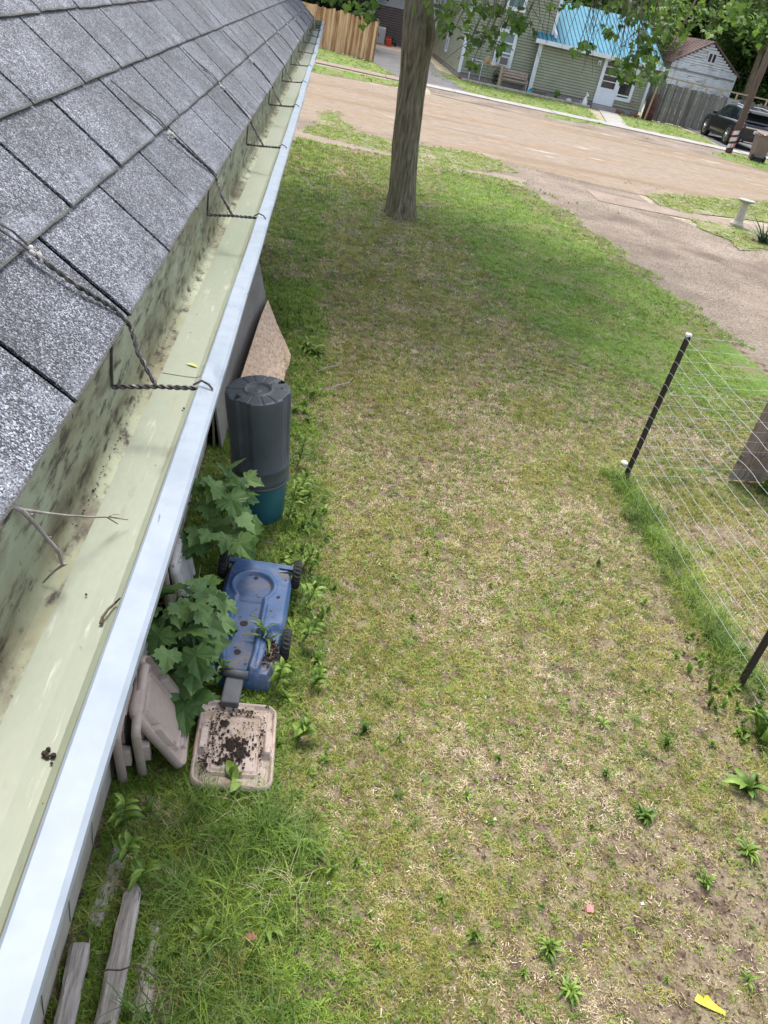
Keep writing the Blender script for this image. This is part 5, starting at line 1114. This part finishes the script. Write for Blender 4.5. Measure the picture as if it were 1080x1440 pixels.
for i in range(170):
    a, e = q.uniform(0, 6.28), q.uniform(-.2, 1.4); r = q.uniform(.15, .36); mb.tube([(0, 0, 1.05), (r*.5*math.cos(a)*math.cos(e), r*.5*math.sin(a)*math.cos(e), 1.1+r*.5*math.sin(e)), (r*math.cos(a)*math.cos(e), r*math.sin(a)*math.cos(e), 1.08+r*math.sin(e))], .005, 3)
mb.build('crown', mat('tan_twigs', [(.35, .25, .16), (.48, .38, .27)], 9, .9), t)
t = thing('stake', 'short tan wooden post between the bench and the evergreen', 'post', (8.72, 44.52, 0)); MB().box(-.05, .05, -.05, .05, 0, .98).build('post', mat('tan_post', [(.35, .24, .15), (.45, .33, .22)], 6, .85), t)
# white dog statue
t = thing('dog_statue', 'white sitting dog statue on the step left of the front door', 'statue', (13.35, 44.35, 0), (0, 0, -.5)); wm = mat('white_statue', [(.6, .59, .56), (.72, .71, .68)], 8, .7)
mb = MB(); mb.lathe([(.0, .0), (.11, .0), (.14, .06), (.13, .18), (.10, .30), (.06, .42), (.05, .47)], 12); mb.build('body', wm, t, smooth=True)
mb = MB(); mb.lathe([(0, -.08), (.05, -.06), (.075, 0), (.05, .06), (0, .08)], 10).xf(Matrix.Translation((.05, 0, .52))@Matrix.Rotation(R(75), 4, 'Y')); mb.build('head', wm, t, smooth=True)
for s in (-1, 1): MB().tube([(.10, s*.05, .30), (.13, s*.05, .02)], .025, 6).build('front_leg', wm, t); MB().tube([(.02, s*.04, .56), (-.01, s*.06, .66)], [.025, .008], 5).build('ear', wm, t)
MB().tube([(-.10, 0, .05), (-.2, .02, .10), (-.23, .02, .25)], [.02, .015, .008], 5).build('tail', wm, t)
tag(MB().lathe([(0, 0), (.12, 0), (.17, .06), (.15, .16), (.06, .22), (0, .22)], 12).build('garden_stone', mat('pale_rock', [(.40, .36, .33), (.5, .46, .43)], 9, .9), loc=(12.5, 44.35, 0), smooth=True), 'pale rounded rock on the bed left of the dog statue', 'rock')
t = thing('wall_planter', 'red and white round flower wreath hanging low on the wall right of the window', 'wreath', (16.02, 44.80, .62)); mb = MB()
for i in range(10):
    a = i*.628; mb.lathe([(0, 0), (.045, .0), (.05, .03), (0, .06)], 6); mb.v[-24:] = [(x+.10*math.cos(a), y-.02, z+.10*math.sin(a)) for x, y, z in mb.v[-24:]]
mb.build('petals', mat('red_petals', [(.35, .03, .04), (.5, .4, .4)], 30, .7), t)
for i, (x, lb) in enumerate([(15.35, 'row of red flowers on the bed right of the front step'), (16.25, 'reddish flower clump at the right house corner')]): shrub(lb, (x, 44.55, .0), .32, .20, mat('red_flowers_%s' % 'ab'[i], [(.22, .05, .04), (.35, .10, .07), (.06, .08, .03)], 9, .8), 170, 30+i, 'flower_clump', 'flowers', .04)
t = thing('rust_barrel', 'dark rust red barrel between the house corner and old fence', 'barrel', (17.05, 44.75, 0)); rm = mat('rust_red', [(.05, .02, .02), (.12, .045, .035)], 5, .8)
MB().lathe([(0, 0), (.26, 0), (.27, .05), (.26, .3), (.275, .32), (.26, .34), (.26, .62), (.275, .64), (.26, .66), (.27, .92), (.25, .92), (.25, .80), (0, .80)], 20).build('barrel_body', rm, t, smooth=True); MB().box(-.2, .25, -.1, .1, .92, 1.25).build('barrel_load', mat('dark_brown_board', [(.09, .05, .04), (.15, .09, .07)], 5, .9), t)

# fences over there
def board_fence(name, label, p0, p1, h, w_, m, seed=0, side=1):
    p0, p1 = Vector((*p0, 0)), Vector((*p1, 0)); L = (p1-p0).length; az = math.atan2(p1.y-p0.y, p1.x-p0.x); q = random.Random(seed)
    t = thing(name, label, 'fence', tuple(p0), (0, 0, az)); me = [MB().hexa([(0, -.010, 0), (w_-.008, -.010, 0), (w_-.008, .010, 0), (0, .010, 0)], [(.004, -.010, h-.03*k), (w_-.012, -.010, h-.03*k), (w_-.012, .010, h-.03*k), (.004, .010, h-.03*k)]).mesh('picket', m) for k in range(3)]
    for i in range(int(L/w_)): link('picket', q.choice(me), t, (i*w_, q.uniform(-.012, .012), q.uniform(-.02, .03)), (0, q.uniform(-.006, .006), 0))
    for z in (.35, h*.55, h-.3): MB().box(0, L, min(side*.014, side*.06), max(side*.014, side*.06), z, z+.09).build('rail', m, t)
    for i in range(int(L/2.4)+1): MB().box(i*2.4, i*2.4+.1, min(side*.06, side*.16), max(side*.06, side*.16), 0, h-.05).build('post', m, t)
    return t
newwood = mat('cedar_boards', [(.30, .15, .07), (.50, .29, .15), (.64, .42, .25)], 2.2, .8, stretch=(2.5, 2.5, .4), objrand=.5, bump=.004, dirt=((.14, .07, .035), 9, .66, .08))
greywood = mat('grey_fence_boards', [(.10, .095, .078), (.17, .16, .135), (.24, .225, .19)], 1.6, .9, stretch=(3, 3, .35), objrand=.35, dirt=[((.10, .11, .055), 1.6, .56, .14), ((.34, .31, .26), 3.0, .62, .12)])
board_fence('board_fence', 'new orange brown board fence seen beyond the end of the gutter', (2.10, 43.4), (-7.5, 51.0), 1.78, .145, newwood, seed=1, side=-1)
of = board_fence('old_fence', 'old grey mossy board fence behind the black car', (16.85, 45.0), (38, 44.6), 1.80, .15, greywood, seed=2)
yw = mat('fresh_rail', [(.30, .23, .14), (.40, .32, .21)], 3, .85)
MB().box(.3, 7.2, -.03, .01, 2.02, 2.08).build('top_rail', yw, of)
for i in range(9): MB().box(.3+i*.85, .38+i*.85, -.025, .02, 1.75, 2.06).build('short_post', yw, of)
mb = MB(); mb.tube([(16.75, 44.3, 0), (16.95, 44.5, 2.2)], .05, 8); tag(mb.build('leaning_pole', yw), 'light wooden pole leaning on the left end of the old fence', 'pole')
MB().box(4.2, 4.85, -.022, -.012, .25, 1.75).build('patch', mat('pale_patch', [(.26, .26, .24), (.34, .335, .32)], 4, .9), of)

# garage and its bits
gr = thing('garage', 'white garage with brown ribbed door behind the maple trunk', 'garage', (0, 0, 0)); brn = mat('brown_panel', [(.17, .13, .125), (.21, .165, .16)], 3, .7)
MB().box(2.3, 9.6, 62.3, 70, 0, 2.9).build('wall', trimw, gr)
lap_wall((2.25, 62.26), (9.6, 62.26), 2.15, 2.9).build('siding', trimw, gr, kind='stuff')
lap_wall((2.75, 62.20), (5.0, 62.20), .05, 2.15, .14).build('garage_door', brn, gr)
MB().box(5.0, 5.18, 62.05, 62.25, 0, 2.3).build('corner_board', trimw, gr); MB().box(2.55, 2.72, 62.05, 62.25, 0, 2.3).build('corner_board', trimw, gr)
mb = MB(); mb.hexa([(2.0, 61.9, 2.9), (9.9, 61.9, 2.9), (5.95, 61.9, 4.6), (5.95, 61.9, 4.6)], [(2.0, 70.3, 2.9), (9.9, 70.3, 2.9), (5.95, 70.3, 4.6), (5.95, 70.3, 4.6)]); mb.build('roof', trimw, gr)
t = thing('propane_cabinet', 'white metal cabinet beside the new fence end', 'cabinet', (2.75, 59.6, 0)); bevel(MB().box(0, .75, 0, .6, 0, .95).build('case', trimw, t), .05); MB().box(.30, .34, -.02, 0, .4, .6).build('handle', tyrem, t)
t = thing('gas_can', 'bright red fuel can standing on the garage apron', 'can', (3.55, 58.9, 0)); rd = mat('red_plastic', [(.6, .05, .02), (.75, .09, .04)], 5, .5)
mb = MB(); mb.hexa([(0, 0, 0), (.42, 0, 0), (.42, .25, 0), (0, .25, 0)], [(.04, .02, .42), (.38, .02, .42), (.38, .23, .42), (.04, .23, .42)]); bevel(mb.build('tank', rd, t), .03); MB().tube([(.08, .12, .42), (.0, .12, .58)], [.03, .015], 6).build('spout', rd, t); MB().tube([(.14, .12, .42), (.16, .12, .52), (.30, .12, .52), (.33, .12, .42)], .02, 6).build('handle', rd, t)
t = thing('lawn_mower', 'black push mower parked by the brown garage door', 'mower', (4.0, 60.6, 0)); bm_ = mat('mower_black', [(.02, .02, .022), (.05, .05, .05)], 5, .5)
bevel(MB().box(-.3, .3, -.35, .35, .12, .28).build('deck', bm_, t), .03); MB().lathe([(0, .28), (.16, .28), (.17, .42), (.12, .5), (0, .5)], 14).build('engine', bm_, t)
for x in (-.33, .33):
    for y in (-.28, .28): MB().lathe([(0, -.03), (.11, -.03), (.12, 0), (.11, .03), (0, .03)], 14).xf(Matrix.Translation((x, y, .12))@Matrix.Rotation(R(90), 4, 'Y')).build('wheel', tyrem, t)
MB().tube([(-.22, .33, .2), (-.22, .85, .95), (.22, .85, .95), (.22, .33, .2)], .018, 6).build('handle', bm_, t)

# barn
bp_ = mat('peeling_white', [(.60, .64, .68), (.76, .79, .81)], 3, .85, dirt=[((.22, .21, .20), 4.5, .57, .06, (.35, 1, 2.5)), ((.30, .28, .25), 1.1, .56, .2)])
brnm = mat('brown_metal_roof', [(.13, .085, .08), (.19, .135, .125)], .6, .5)
bn_ = thing('barn', 'white peeling gabled barn with brown metal roof behind the old fence', 'barn', (0, 0, 0)); bxc, bw_, be, ba = 26.5, 2.45, 2.75, 4.30
MB().box(bxc-bw_, bxc+bw_, 62.1, 71.5, 0, be).build('wall', bp_, bn_)
lap_wall((bxc-bw_, 62.05), (bxc+bw_, 62.05), 0, ba-.05, .15, .012, gable=lambda z: (0, 1) if z < be else (.5*(z-be)/(ba-be), 1-.5*(z-be)/(ba-be))).build('siding', bp_, bn_, kind='stuff')
for s in (-1, 1):
    mb = MB(); a = (bxc+s*(bw_+.25), be-.16); c = (bxc, ba+.02); mb.hexa([(a[0], 61.8, a[1]), (c[0], 61.8, c[1]), (c[0], 72, c[1]), (a[0], 72, a[1])], [(a[0], 61.8, a[1]+.07), (c[0], 61.8, c[1]+.07), (c[0], 72, c[1]+.07), (a[0], 72, a[1]+.07)]); ro = mb.build('roof', brnm, bn_)
    for i in range(22): y = 61.85+i*.47; MB().hexa([(a[0], y, a[1]+.07), (c[0], y, c[1]+.07), (c[0], y+.05, c[1]+.07), (a[0], y+.05, a[1]+.07)], [(a[0], y, a[1]+.11), (c[0], y, c[1]+.11), (c[0], y+.05, c[1]+.11), (a[0], y+.05, a[1]+.11)]).build('seam', brnm, ro)
window(bxc-.1, bxc+.62, 3.05, 3.75, 62.03, mat('dark_opening', [(.05, .04, .045)], 5, .9), .10, (), bn_)
MB().box(bxc+.22, bxc+.30, 61.97, 62.0, 3.15, 3.65).build('mullion', trimw, bn_)
MB().box(bxc-bw_-.03, bxc+bw_+.03, 61.97, 62.03, 2.30, 2.38).build('drip_board', mat('grey_board_trim', [(.25, .24, .23)], 3, .9), bn_)
MB().box(bxc+bw_-.02, bxc+bw_+.10, 61.98, 62.1, 0, be).build('corner_board', trimw, bn_)

# SUV
def suv():
    t = thing('parked_car', 'black suv parked with its back to the street on the far drive', 'car', (20.28, 41.25, .02), (0, 0, R(88)))
    blk = mat('black_paint', [(.004, .005, .007)], 2, .3, spec=.4, coat=.5); dg = glassm('car_glass', (.010, .012, .014), .04); chrome = mat('chrome', [(.55, .55, .57)], 4, .15, metal=1); pl = mat('black_trim', [(.015, .015, .016)], 9, .6)
    # local: +x forward, length 4.75, half width .95
    sect = [(-2.38, .62, .50, .98, .70), (-2.33, .86, .34, 1.06, .84), (-2.15, .93, .26, 1.10, .90), (-1.4, .95, .24, 1.10, .93), (0, .95, .24, 1.06, .93), (1.0, .95, .24, 1.04, .92), (1.7, .93, .26, 1.00, .88), (2.15, .86, .30, .92, .78), (2.35, .66, .42, .80, .56)]
    V = []; F = []; k = 12
    for (x, w_, zb, zt, wt) in sect:
        ring = [(0, zb), (w_*.85, zb), (w_*.98, zb+.10), (w_, zb+.32), (w_*.985, zt-.14), (wt*1.0, zt-.03), (wt*.90, zt), (0, zt+.02)]
        full = [(a, b) for a, b in ring]+[(-a, b) for a, b in ring[::-1][1:-1]]
        k = len(full); V += [(x, a, b) for a, b in full]
    n = len(sect); F = [(i*k+j, i*k+(j+1) % k, (i+1)*k+(j+1) % k, (i+1)*k+j) for i in range(n-1) for j in range(k)]+[tuple(range(k))[::-1], tuple((n-1)*k+j for j in range(k))]
    mb = MB(); mb.add(V, F); mb.build('body', blk, t, smooth=True)
    cab = [(-2.22, .80, 1.08, .78), (-1.95, .80, 1.50, .62), (-1.6, .80, 1.63, .64), (-.6, .82, 1.67, .66), (.35, .82, 1.63, .64), (.75, .82, 1.42, .68), (1.25, .80, 1.03, .78)]
    V = []; 
    for (x, wb, zt, wt) in cab: V += [(x, -.87, 1.02), (x, -wt-.02, zt-.05), (x, -wt+.10, zt), (x, wt-.10, zt), (x, wt+.02, zt-.05), (x, .87, 1.02)]
    F = [(i*6+j, (i+1)*6+j, (i+1)*6+j+1, i*6+j+1) for i in range(len(cab)-1) for j in range(5)]+[(0, 1, 2, 3, 4, 5), tuple(36+j for j in range(5, -1, -1))]
    mb = MB(); mb.add(V, F); mb.build('cabin', blk, t, smooth=False)
    def sideglass(xs, s):
        mb = MB(); P = []
        for x in xs:
            zt = np.interp(x, [c[0] for c in cab], [c[2] for c in cab]); wt = np.interp(x, [c[0] for c in cab], [c[3] for c in cab])
            f0, f1 = .12, .90; y0 = .87+(wt+.02-.87)*f0; z0 = 1.02+(zt-.05-1.02)*f0; y1 = .87+(wt+.02-.87)*f1; z1 = 1.02+(zt-.05-1.02)*f1
            P += [(x, s*(y0+.006), z0), (x, s*(y1+.006), z1)]
        q = len(xs); mb.add(P, [(2*i, 2*i+2, 2*i+3, 2*i+1) for i in range(q-1)]); return mb
    for s in (-1, 1):
        for xs in ([-1.85, -1.5, -1.18], [-1.10, -.6, -.12], [-.04, .35, .7, .95]): sideglass(xs, s).build('side_window', dg, t)
    mb = MB(); mb.add([(-2.228, -.66, 1.14), (-2.228, .66, 1.14), (-1.985, .56, 1.47), (-1.985, -.56, 1.47)], [(0, 3, 2, 1)]); mb.v = [(x-.012, y, z+.006) for x, y, z in mb.v]; mb.build('rear_window', dg, t)
    mb = MB(); mb.add([(1.19, -.68, 1.09), (1.19, .68, 1.09), (.79, .60, 1.40), (.79, -.60, 1.40)], [(0, 1, 2, 3)]); mb.v = [(x+.012, y, z+.008) for x, y, z in mb.v]; mb.build('windscreen', dg, t)
    mb = MB(); mb.hexa([(-2.30, -.58, 1.50), (-1.9, -.60, 1.52), (-1.9, .60, 1.52), (-2.30, .58, 1.50)], [(-2.30, -.58, 1.53), (-1.85, -.60, 1.60), (-1.85, .60, 1.60), (-2.30, .58, 1.53)]); mb.build('spoiler', blk, t)
    for s in (-1, 1):
        MB().tube([(-1.7, s*.60, 1.69), (-.6, s*.62, 1.73), (.3, s*.60, 1.69)], .018, 6).build('roof_rail', chrome, t)
        MB().tube([(-1.95, s*.885, 1.05), (0, s*.885, 1.045), (1.15, s*.87, 1.04)], .012, 5).build('chrome_strip', chrome, t)
        bevel(MB().box(-1.35, 1.35, s*.945-.012, s*.945+.012, .28, .36).build('sill_trim', pl, t), .005)
        m_ = bevel(MB().box(.72, .92, s*.98-.09, s*.98+.09, 1.05, 1.18).build('mirror', blk, t), .03)
        bevel(MB().box(-2.36, -2.08, s*.80-.11, s*.80+.11, .86, .98).build('tail_light', mat('tail_red', [(.45, .02, .02)], 3, .2, spec=.6) if s < 0 else bpy.data.materials['tail_red'], t), .02)
        bevel(MB().box(2.10, 2.30, s*.62-.16, s*.62+.16, .70, .80).build('headlight', chrome, t), .02)
        MB().lathe([(.045, 0), (.05, .08), (.04, .09)], 12).xf(Matrix.Translation((-2.36, s*.62, .34))@Matrix.Rotation(R(-90), 4, 'Y')).build('exhaust', chrome, t)
        for x in (-1.42, 1.42):
            w = MB().lathe([(.23, -.11), (.33, -.11), (.365, -.08), (.37, 0), (.365, .08), (.33, .11), (.23, .11)], 32).xf(Matrix.Rotation(R(90), 4, 'X')).build('wheel', tyrem, t, loc=(x, s*.86, .37), smooth=True)
            mb = MB(); mb.lathe([(.235, .05), (.245, .115), (.22, .118), (.21, .06), (0, .05)], 28)
            for k_ in range(10): a = k_*.628; mb.tube([(.04*math.cos(a), .04*math.sin(a), .10), (.22*math.cos(a+.08), .22*math.sin(a+.08), .105)], [.022, .014], 5)
            mb.lathe([(0, .115), (.05, .112), (.055, .08)], 12); mb.xf(Matrix.Rotation(R(90)*(-s), 4, 'X')).build('rim', chrome, w, smooth=False)
            MB().lathe([(.405, -.02), (.44, .0), (.44, .012), (.405, .012)], 32).xf(Matrix.Translation((x, s*.945, .38))@Matrix.Rotation(R(90)*(-s), 4, 'X')).build('wheel_arch', pl, t)
            MB().lathe([(0, 0), (.405, 0), (.405, -.2), (0, -.2)], 28).xf(Matrix.Translation((x, s*.952, .38))@Matrix.Rotation(R(90)*(-s), 4, 'X')).build('wheel_well', pl, t)
    MB().box(-2.405, -2.385, -.62, .62, .90, .955).build('rear_chrome_bar', chrome, t)
    MB().box(-2.41, -2.385, -.17, .17, .72, .86).build('licence_plate', mat('plate', [(.6, .62, .62)], 20, .5), t)
    bevel(MB().box(-2.44, -2.2, -.85, .85, .30, .52).build('bumper', pl, t), .04); MB().box(-2.452, -2.43, -.5, .5, .32, .36).build('skid_trim', chrome, t)
    return t
suv()
# utility pole with a striped ribbon, wheeled bin
t = thing('utility_pole', 'brown wooden utility pole at the edge of the dirt street', 'pole', (17.80, 36.0, 0)); pm = mat('pole_wood', [(.085, .06, .05), (.17, .125, .105)], 4, .9, stretch=(4, 4, .3), bump=.004)
MB().tube([(0, 0, -.2), (.01, 0, 4), (.02, 0, 9)], [.15, .135, .11], 16).build('shaft', pm, t, smooth=True); MB().box(-1.1, 1.1, -.06, .06, 8.2, 8.32).build('crossarm', pm, t)
rb = mat('pink_ribbon', [(.55, .10, .12), (.65, .25, .26)], 20, .7); rw = mat('pale_ribbon', [(.65, .55, .55), (.7, .64, .64)], 20, .7)
t = thing('ribbon', 'red and white striped cloth wound round the foot of the utility pole', 'ribbon', (17.80, 36.0, 0)); mb = MB()
for k_ in range(44):
    a0, a1 = k_*.4, (k_+1)*.4; z0, z1 = .05+k_*.0165, .05+(k_+1)*.0165; r = .158+.01*math.sin(k_*1.7); mb.add([(r*math.cos(a0), r*math.sin(a0), z0), (r*math.cos(a1), r*math.sin(a1), z1), (r*math.cos(a1), r*math.sin(a1), z1+.16), (r*math.cos(a0), r*math.sin(a0), z0+.16)], [(0, 1, 2, 3)], 0 if (k_//4) % 2 else 1)
mb.build('cloth', [rb, rw], t)
t = thing('wheeled_bin', 'brown wheeled rubbish bin with white bags under its lid at the street edge', 'bin', (18.55, 34.9, 0), (0, 0, R(-8))); tb = mat('brown_bin', [(.175, .125, .10), (.225, .165, .135)], 3, .6)
mb = MB(); mb.hexa([(-.25, -.26, .12), (.25, -.26, .12), (.25, .26, .02), (-.25, .26, .02)], [(-.33, -.36, .98), (.33, -.36, .98), (.33, .36, .98), (-.33, .36, .98)]); bevel(mb.build('bin_body', tb, t), .04)
bevel(MB().box(-.36, .36, -.39, .42, .965, 1.01).build('bin_rim', tb, t), .015)
mb = MB(); mb.hexa([(-.35, -.40, 1.03), (.35, -.40, 1.03), (.35, .40, 1.06), (-.35, .40, 1.06)], [(-.30, -.32, 1.09), (.30, -.32, 1.09), (.30, .34, 1.12), (-.30, .34, 1.12)]); bevel(mb.build('lid', tb, t), .03)
MB().box(-.2, .2, -.29, -.20, .0, .18).build('bin_base', tyrem, t)
for s in (-1, 1): MB().lathe([(0, -.03), (.13, -.03), (.14, 0), (.13, .03), (0, .03)], 18).xf(Matrix.Translation((s*.26, -.22, .14))@Matrix.Rotation(R(90), 4, 'Y')).build('wheel', tyrem, t)
MB().tube([(-.3, .44, 1.0), (.3, .44, 1.0)], .02, 6).build('handle', tb, t)
for i, (x, y, lb) in enumerate([(.18, -.25, 'white bag bulging at the right of the bin top'), (-.22, -.3, 'white crumpled bag tip at the left of the bin top')]):
    tag(clump('rubbish_bag', (18.55+x, 34.85+y, 1.02), .18-.08*i, 6, whitep, .5, 200+i), lb, 'bag')
# bird bath and yucca
t = thing('bird_bath', 'pale stone bird bath without water on the verge', 'bird bath', (10.05, 18.5, 0)); sb = mat('bath_stone', [(.38, .34, .27), (.50, .45, .37)], 6, .9, bump=.003, bscale=60)
MB().lathe([(0, 0), (.165, 0), (.165, .05), (.14, .08), (.115, .12), (.095, .30), (.08, .46), (.075, .50), (.10, .53), (0, .53)], 24).build('pedestal', sb, t, smooth=False)
MB().lathe([(0, .53), (.12, .53), (.19, .565), (.20, .59), (.185, .595), (.12, .565), (0, .56)], 28).build('bowl', mat('bath_bowl', [(.24, .25, .22), (.34, .34, .30)], 8, .8), t, smooth=True)
for i, (px, py, n, L, lb) in enumerate([(1072, 342, 60, .75, 'spiky dark yucca beside the bird bath')]):
    p = g(px, py); t = thing('yucca', lb, 'plant', (p[0], p[1], 0)); q = random.Random(5); ym = mat('yucca_leaf', [(.03, .065, .03), (.055, .10, .05), (.11, .16, .09)], 4, .5, objrand=.4)
    for k_ in range(n):
        mb = MB(); blade(mb, 0, 0, L*q.uniform(.6, 1.05), .045, q.uniform(.25, .95), 0, .6, 4); link('leaf', mb.mesh('leaf', ym), t, (q.gauss(0, .03), q.gauss(0, .03), 0), (q.uniform(-.3, .3), q.uniform(.1, .8), q.uniform(0, 6.28)))
# background trees
leafc = []
for s, m_ in enumerate((farleaf, farleaf2, coniferm)):
    q = random.Random(90+s); mb = MB()
    for i in range(26):
        c = Vector((q.gauss(0, .5), q.gauss(0, .5), q.gauss(0, .34))); E_ = Euler((q.gauss(0, .7), q.gauss(0, .7), q.uniform(0, 6.3))).to_matrix(); w_ = .15*q.uniform(.6, 1.4)
        mb.add([c+E_@Vector(v) for v in ((0, -w_, 0), (w_*.6, 0, 0), (0, w_, -.02), (-w_*.6, 0, 0))], [(0, 1, 2, 3)])
    leafc.append(mb.mesh('leaf_cluster', m_))
def bgtree(label, x, y, h, rx, kind, seed, base=1.5, dens=1.0, name='tree', group=None):
    q = random.Random(seed); t = thing(name, label, 'tree', (x, y, 0), group=group)
    mb = MB(); mb.tube([(0, 0, 0), (q.uniform(-.3, .3), 0, h*.4), (0, 0, h*.75)], [.28, .2, .06], 8)
    for i in range(8): a = q.uniform(0, 6.28); z = h*q.uniform(.25, .6); mb.tube([(0, 0, z), (rx*.6*math.cos(a), rx*.6*math.sin(a), z+h*.15)], [.1, .03], 6)
    mb.build('trunk', barkm, t, smooth=True); P = []; cz = (h+base)/2; rz = (h-base)/2; n = int(dens*rx*rx*rz*9)
    while len(P) < n:
        d = Vector((q.gauss(0, 1), q.gauss(0, 1), q.gauss(0, 1))).normalized()*q.random()**.28
        p = Vector((d.x*rx, d.y*rx, cz+d.z*rz))
        if kind == 2: k_ = max(.1, 1-(p.z-base)/(h-base)); p.x = d.x*rx*k_; p.y = d.y*rx*k_
        if mnoise.noise(p*.42+Vector((seed*3, 0, 0))) > -.18: P.append(tuple(p+Vector((x, y, 0))))
    n = len(P); idx = np.where(RNG.random(n) < .8, kind, (0 if kind != 2 else 2))
    o = scatter('crown', P, leafc, idx, RNG.uniform(0, 6.28, n), RNG.normal(0, .3, (n, 2)), RNG.uniform(.7, 1.5, n)); o.parent = t; o.matrix_parent_inverse = Matrix.Translation((x, y, 0)).inverted(); return t
for a in [('dark conifer just behind the new board fence', -3.5, 56, 13, 3.6, 2, 1, .6, 1.3), ('dark spruce right behind the board fence end', .2, 54, 13, 3.0, 2, 2, .8, 1.6), ('broad dark tree left of the garage', -7, 62, 14, 5, 0, 3, 1, 1), ('tree between spruce and garage', 1.0, 64, 12, 3.4, 0, 4, 1, 1.2),
          ('tall tree behind the garage', 6, 80, 15, 6, 0, 5, 2, .8), ('pale green tree behind the blue roof', 18.6, 63, 9.5, 3.4, 1, 6, 1.6, 1.3), ('light green bushy tree left of the barn roof', 21.8, 66, 9, 2.6, 1, 7, 1.0, 1.5), ('large dark tree rising behind the barn', 26, 80, 16, 6, 0, 8, 2.5, 1),
          ('spreading tree right of the barn', 32.5, 66, 13, 4.6, 0, 9, 1.0, 1.3), ('bushy tree behind the black car', 37, 60, 12, 4.6, 0, 10, .8, 1.3), ('tree at the far right edge', 43, 58, 13, 5, 0, 11, .8, 1.1), ('far tree right of the barn ridge', 36, 80, 16, 6, 0, 12, 1.5, .8), ('tree behind the farm house ridge', 13, 74, 13, 5, 1, 13, 2, .9), ('light tree overhanging the barn apex', 29.6, 60.5, 11.5, 3.2, 1, 14, 4.9, 1.2), ('dark tree behind the far left fence', -14, 60, 15, 5, 0, 15, 1, .8), ('far tree beyond the grey blue house', 46, 78, 15, 6, 0, 16, 1, .8)]:
    bgtree(*a)
hb_ = thing('distant_house', 'grey blue house glimpsed between the trees beyond the old fence', 'house', (0, 0, 0)); gb = mat('grey_blue_siding', [(.24, .30, .36), (.30, .36, .42)], 2, .8)
MB().box(34, 42, 66, 73, 0, 3.2).build('wall', gb, hb_); mb = MB(); mb.hexa([(33.5, 65.6, 3.1), (42.5, 65.6, 3.1), (42.5, 69.5, 5.4), (33.5, 69.5, 5.4)], [(33.5, 65.6, 3.2), (42.5, 65.6, 3.2), (42.5, 69.5, 5.5), (33.5, 69.5, 5.5)]); mb.build('roof', mat('slate_roof', [(.10, .10, .11)], 3, .8), hb_)
for x in (35.2, 37.6, 40): window(x, x+1.0, 1.2, 2.5, 65.98, winm, .1, (.5,), hb_)
# hedge line far away so that no bare horizon shows
P = [(random.uniform(-70, 110), random.uniform(88, 100), random.uniform(0, 9)) for _ in range(2600)]; n = len(P)
scatter('far_wood', P, leafc, RNG.choice([0, 0, 1, 2], n), RNG.uniform(0, 6.28, n), RNG.normal(0, .3, (n, 2)), RNG.uniform(2, 4.5, n), 'distant wood closing the view behind the houses', cat='wood')
mb = MB(); mb.tube([(60, 66, 9.0), (45, 63, 7.6), (30, 60, 7.0), (18, 57, 7.6), (12.0, 56, 7.5)], .018, 4); tag(mb.build('power_line', mat('cable', [(.25, .26, .27)], 5, .6)), 'thin overhead cable crossing in front of the far trees', 'cable')
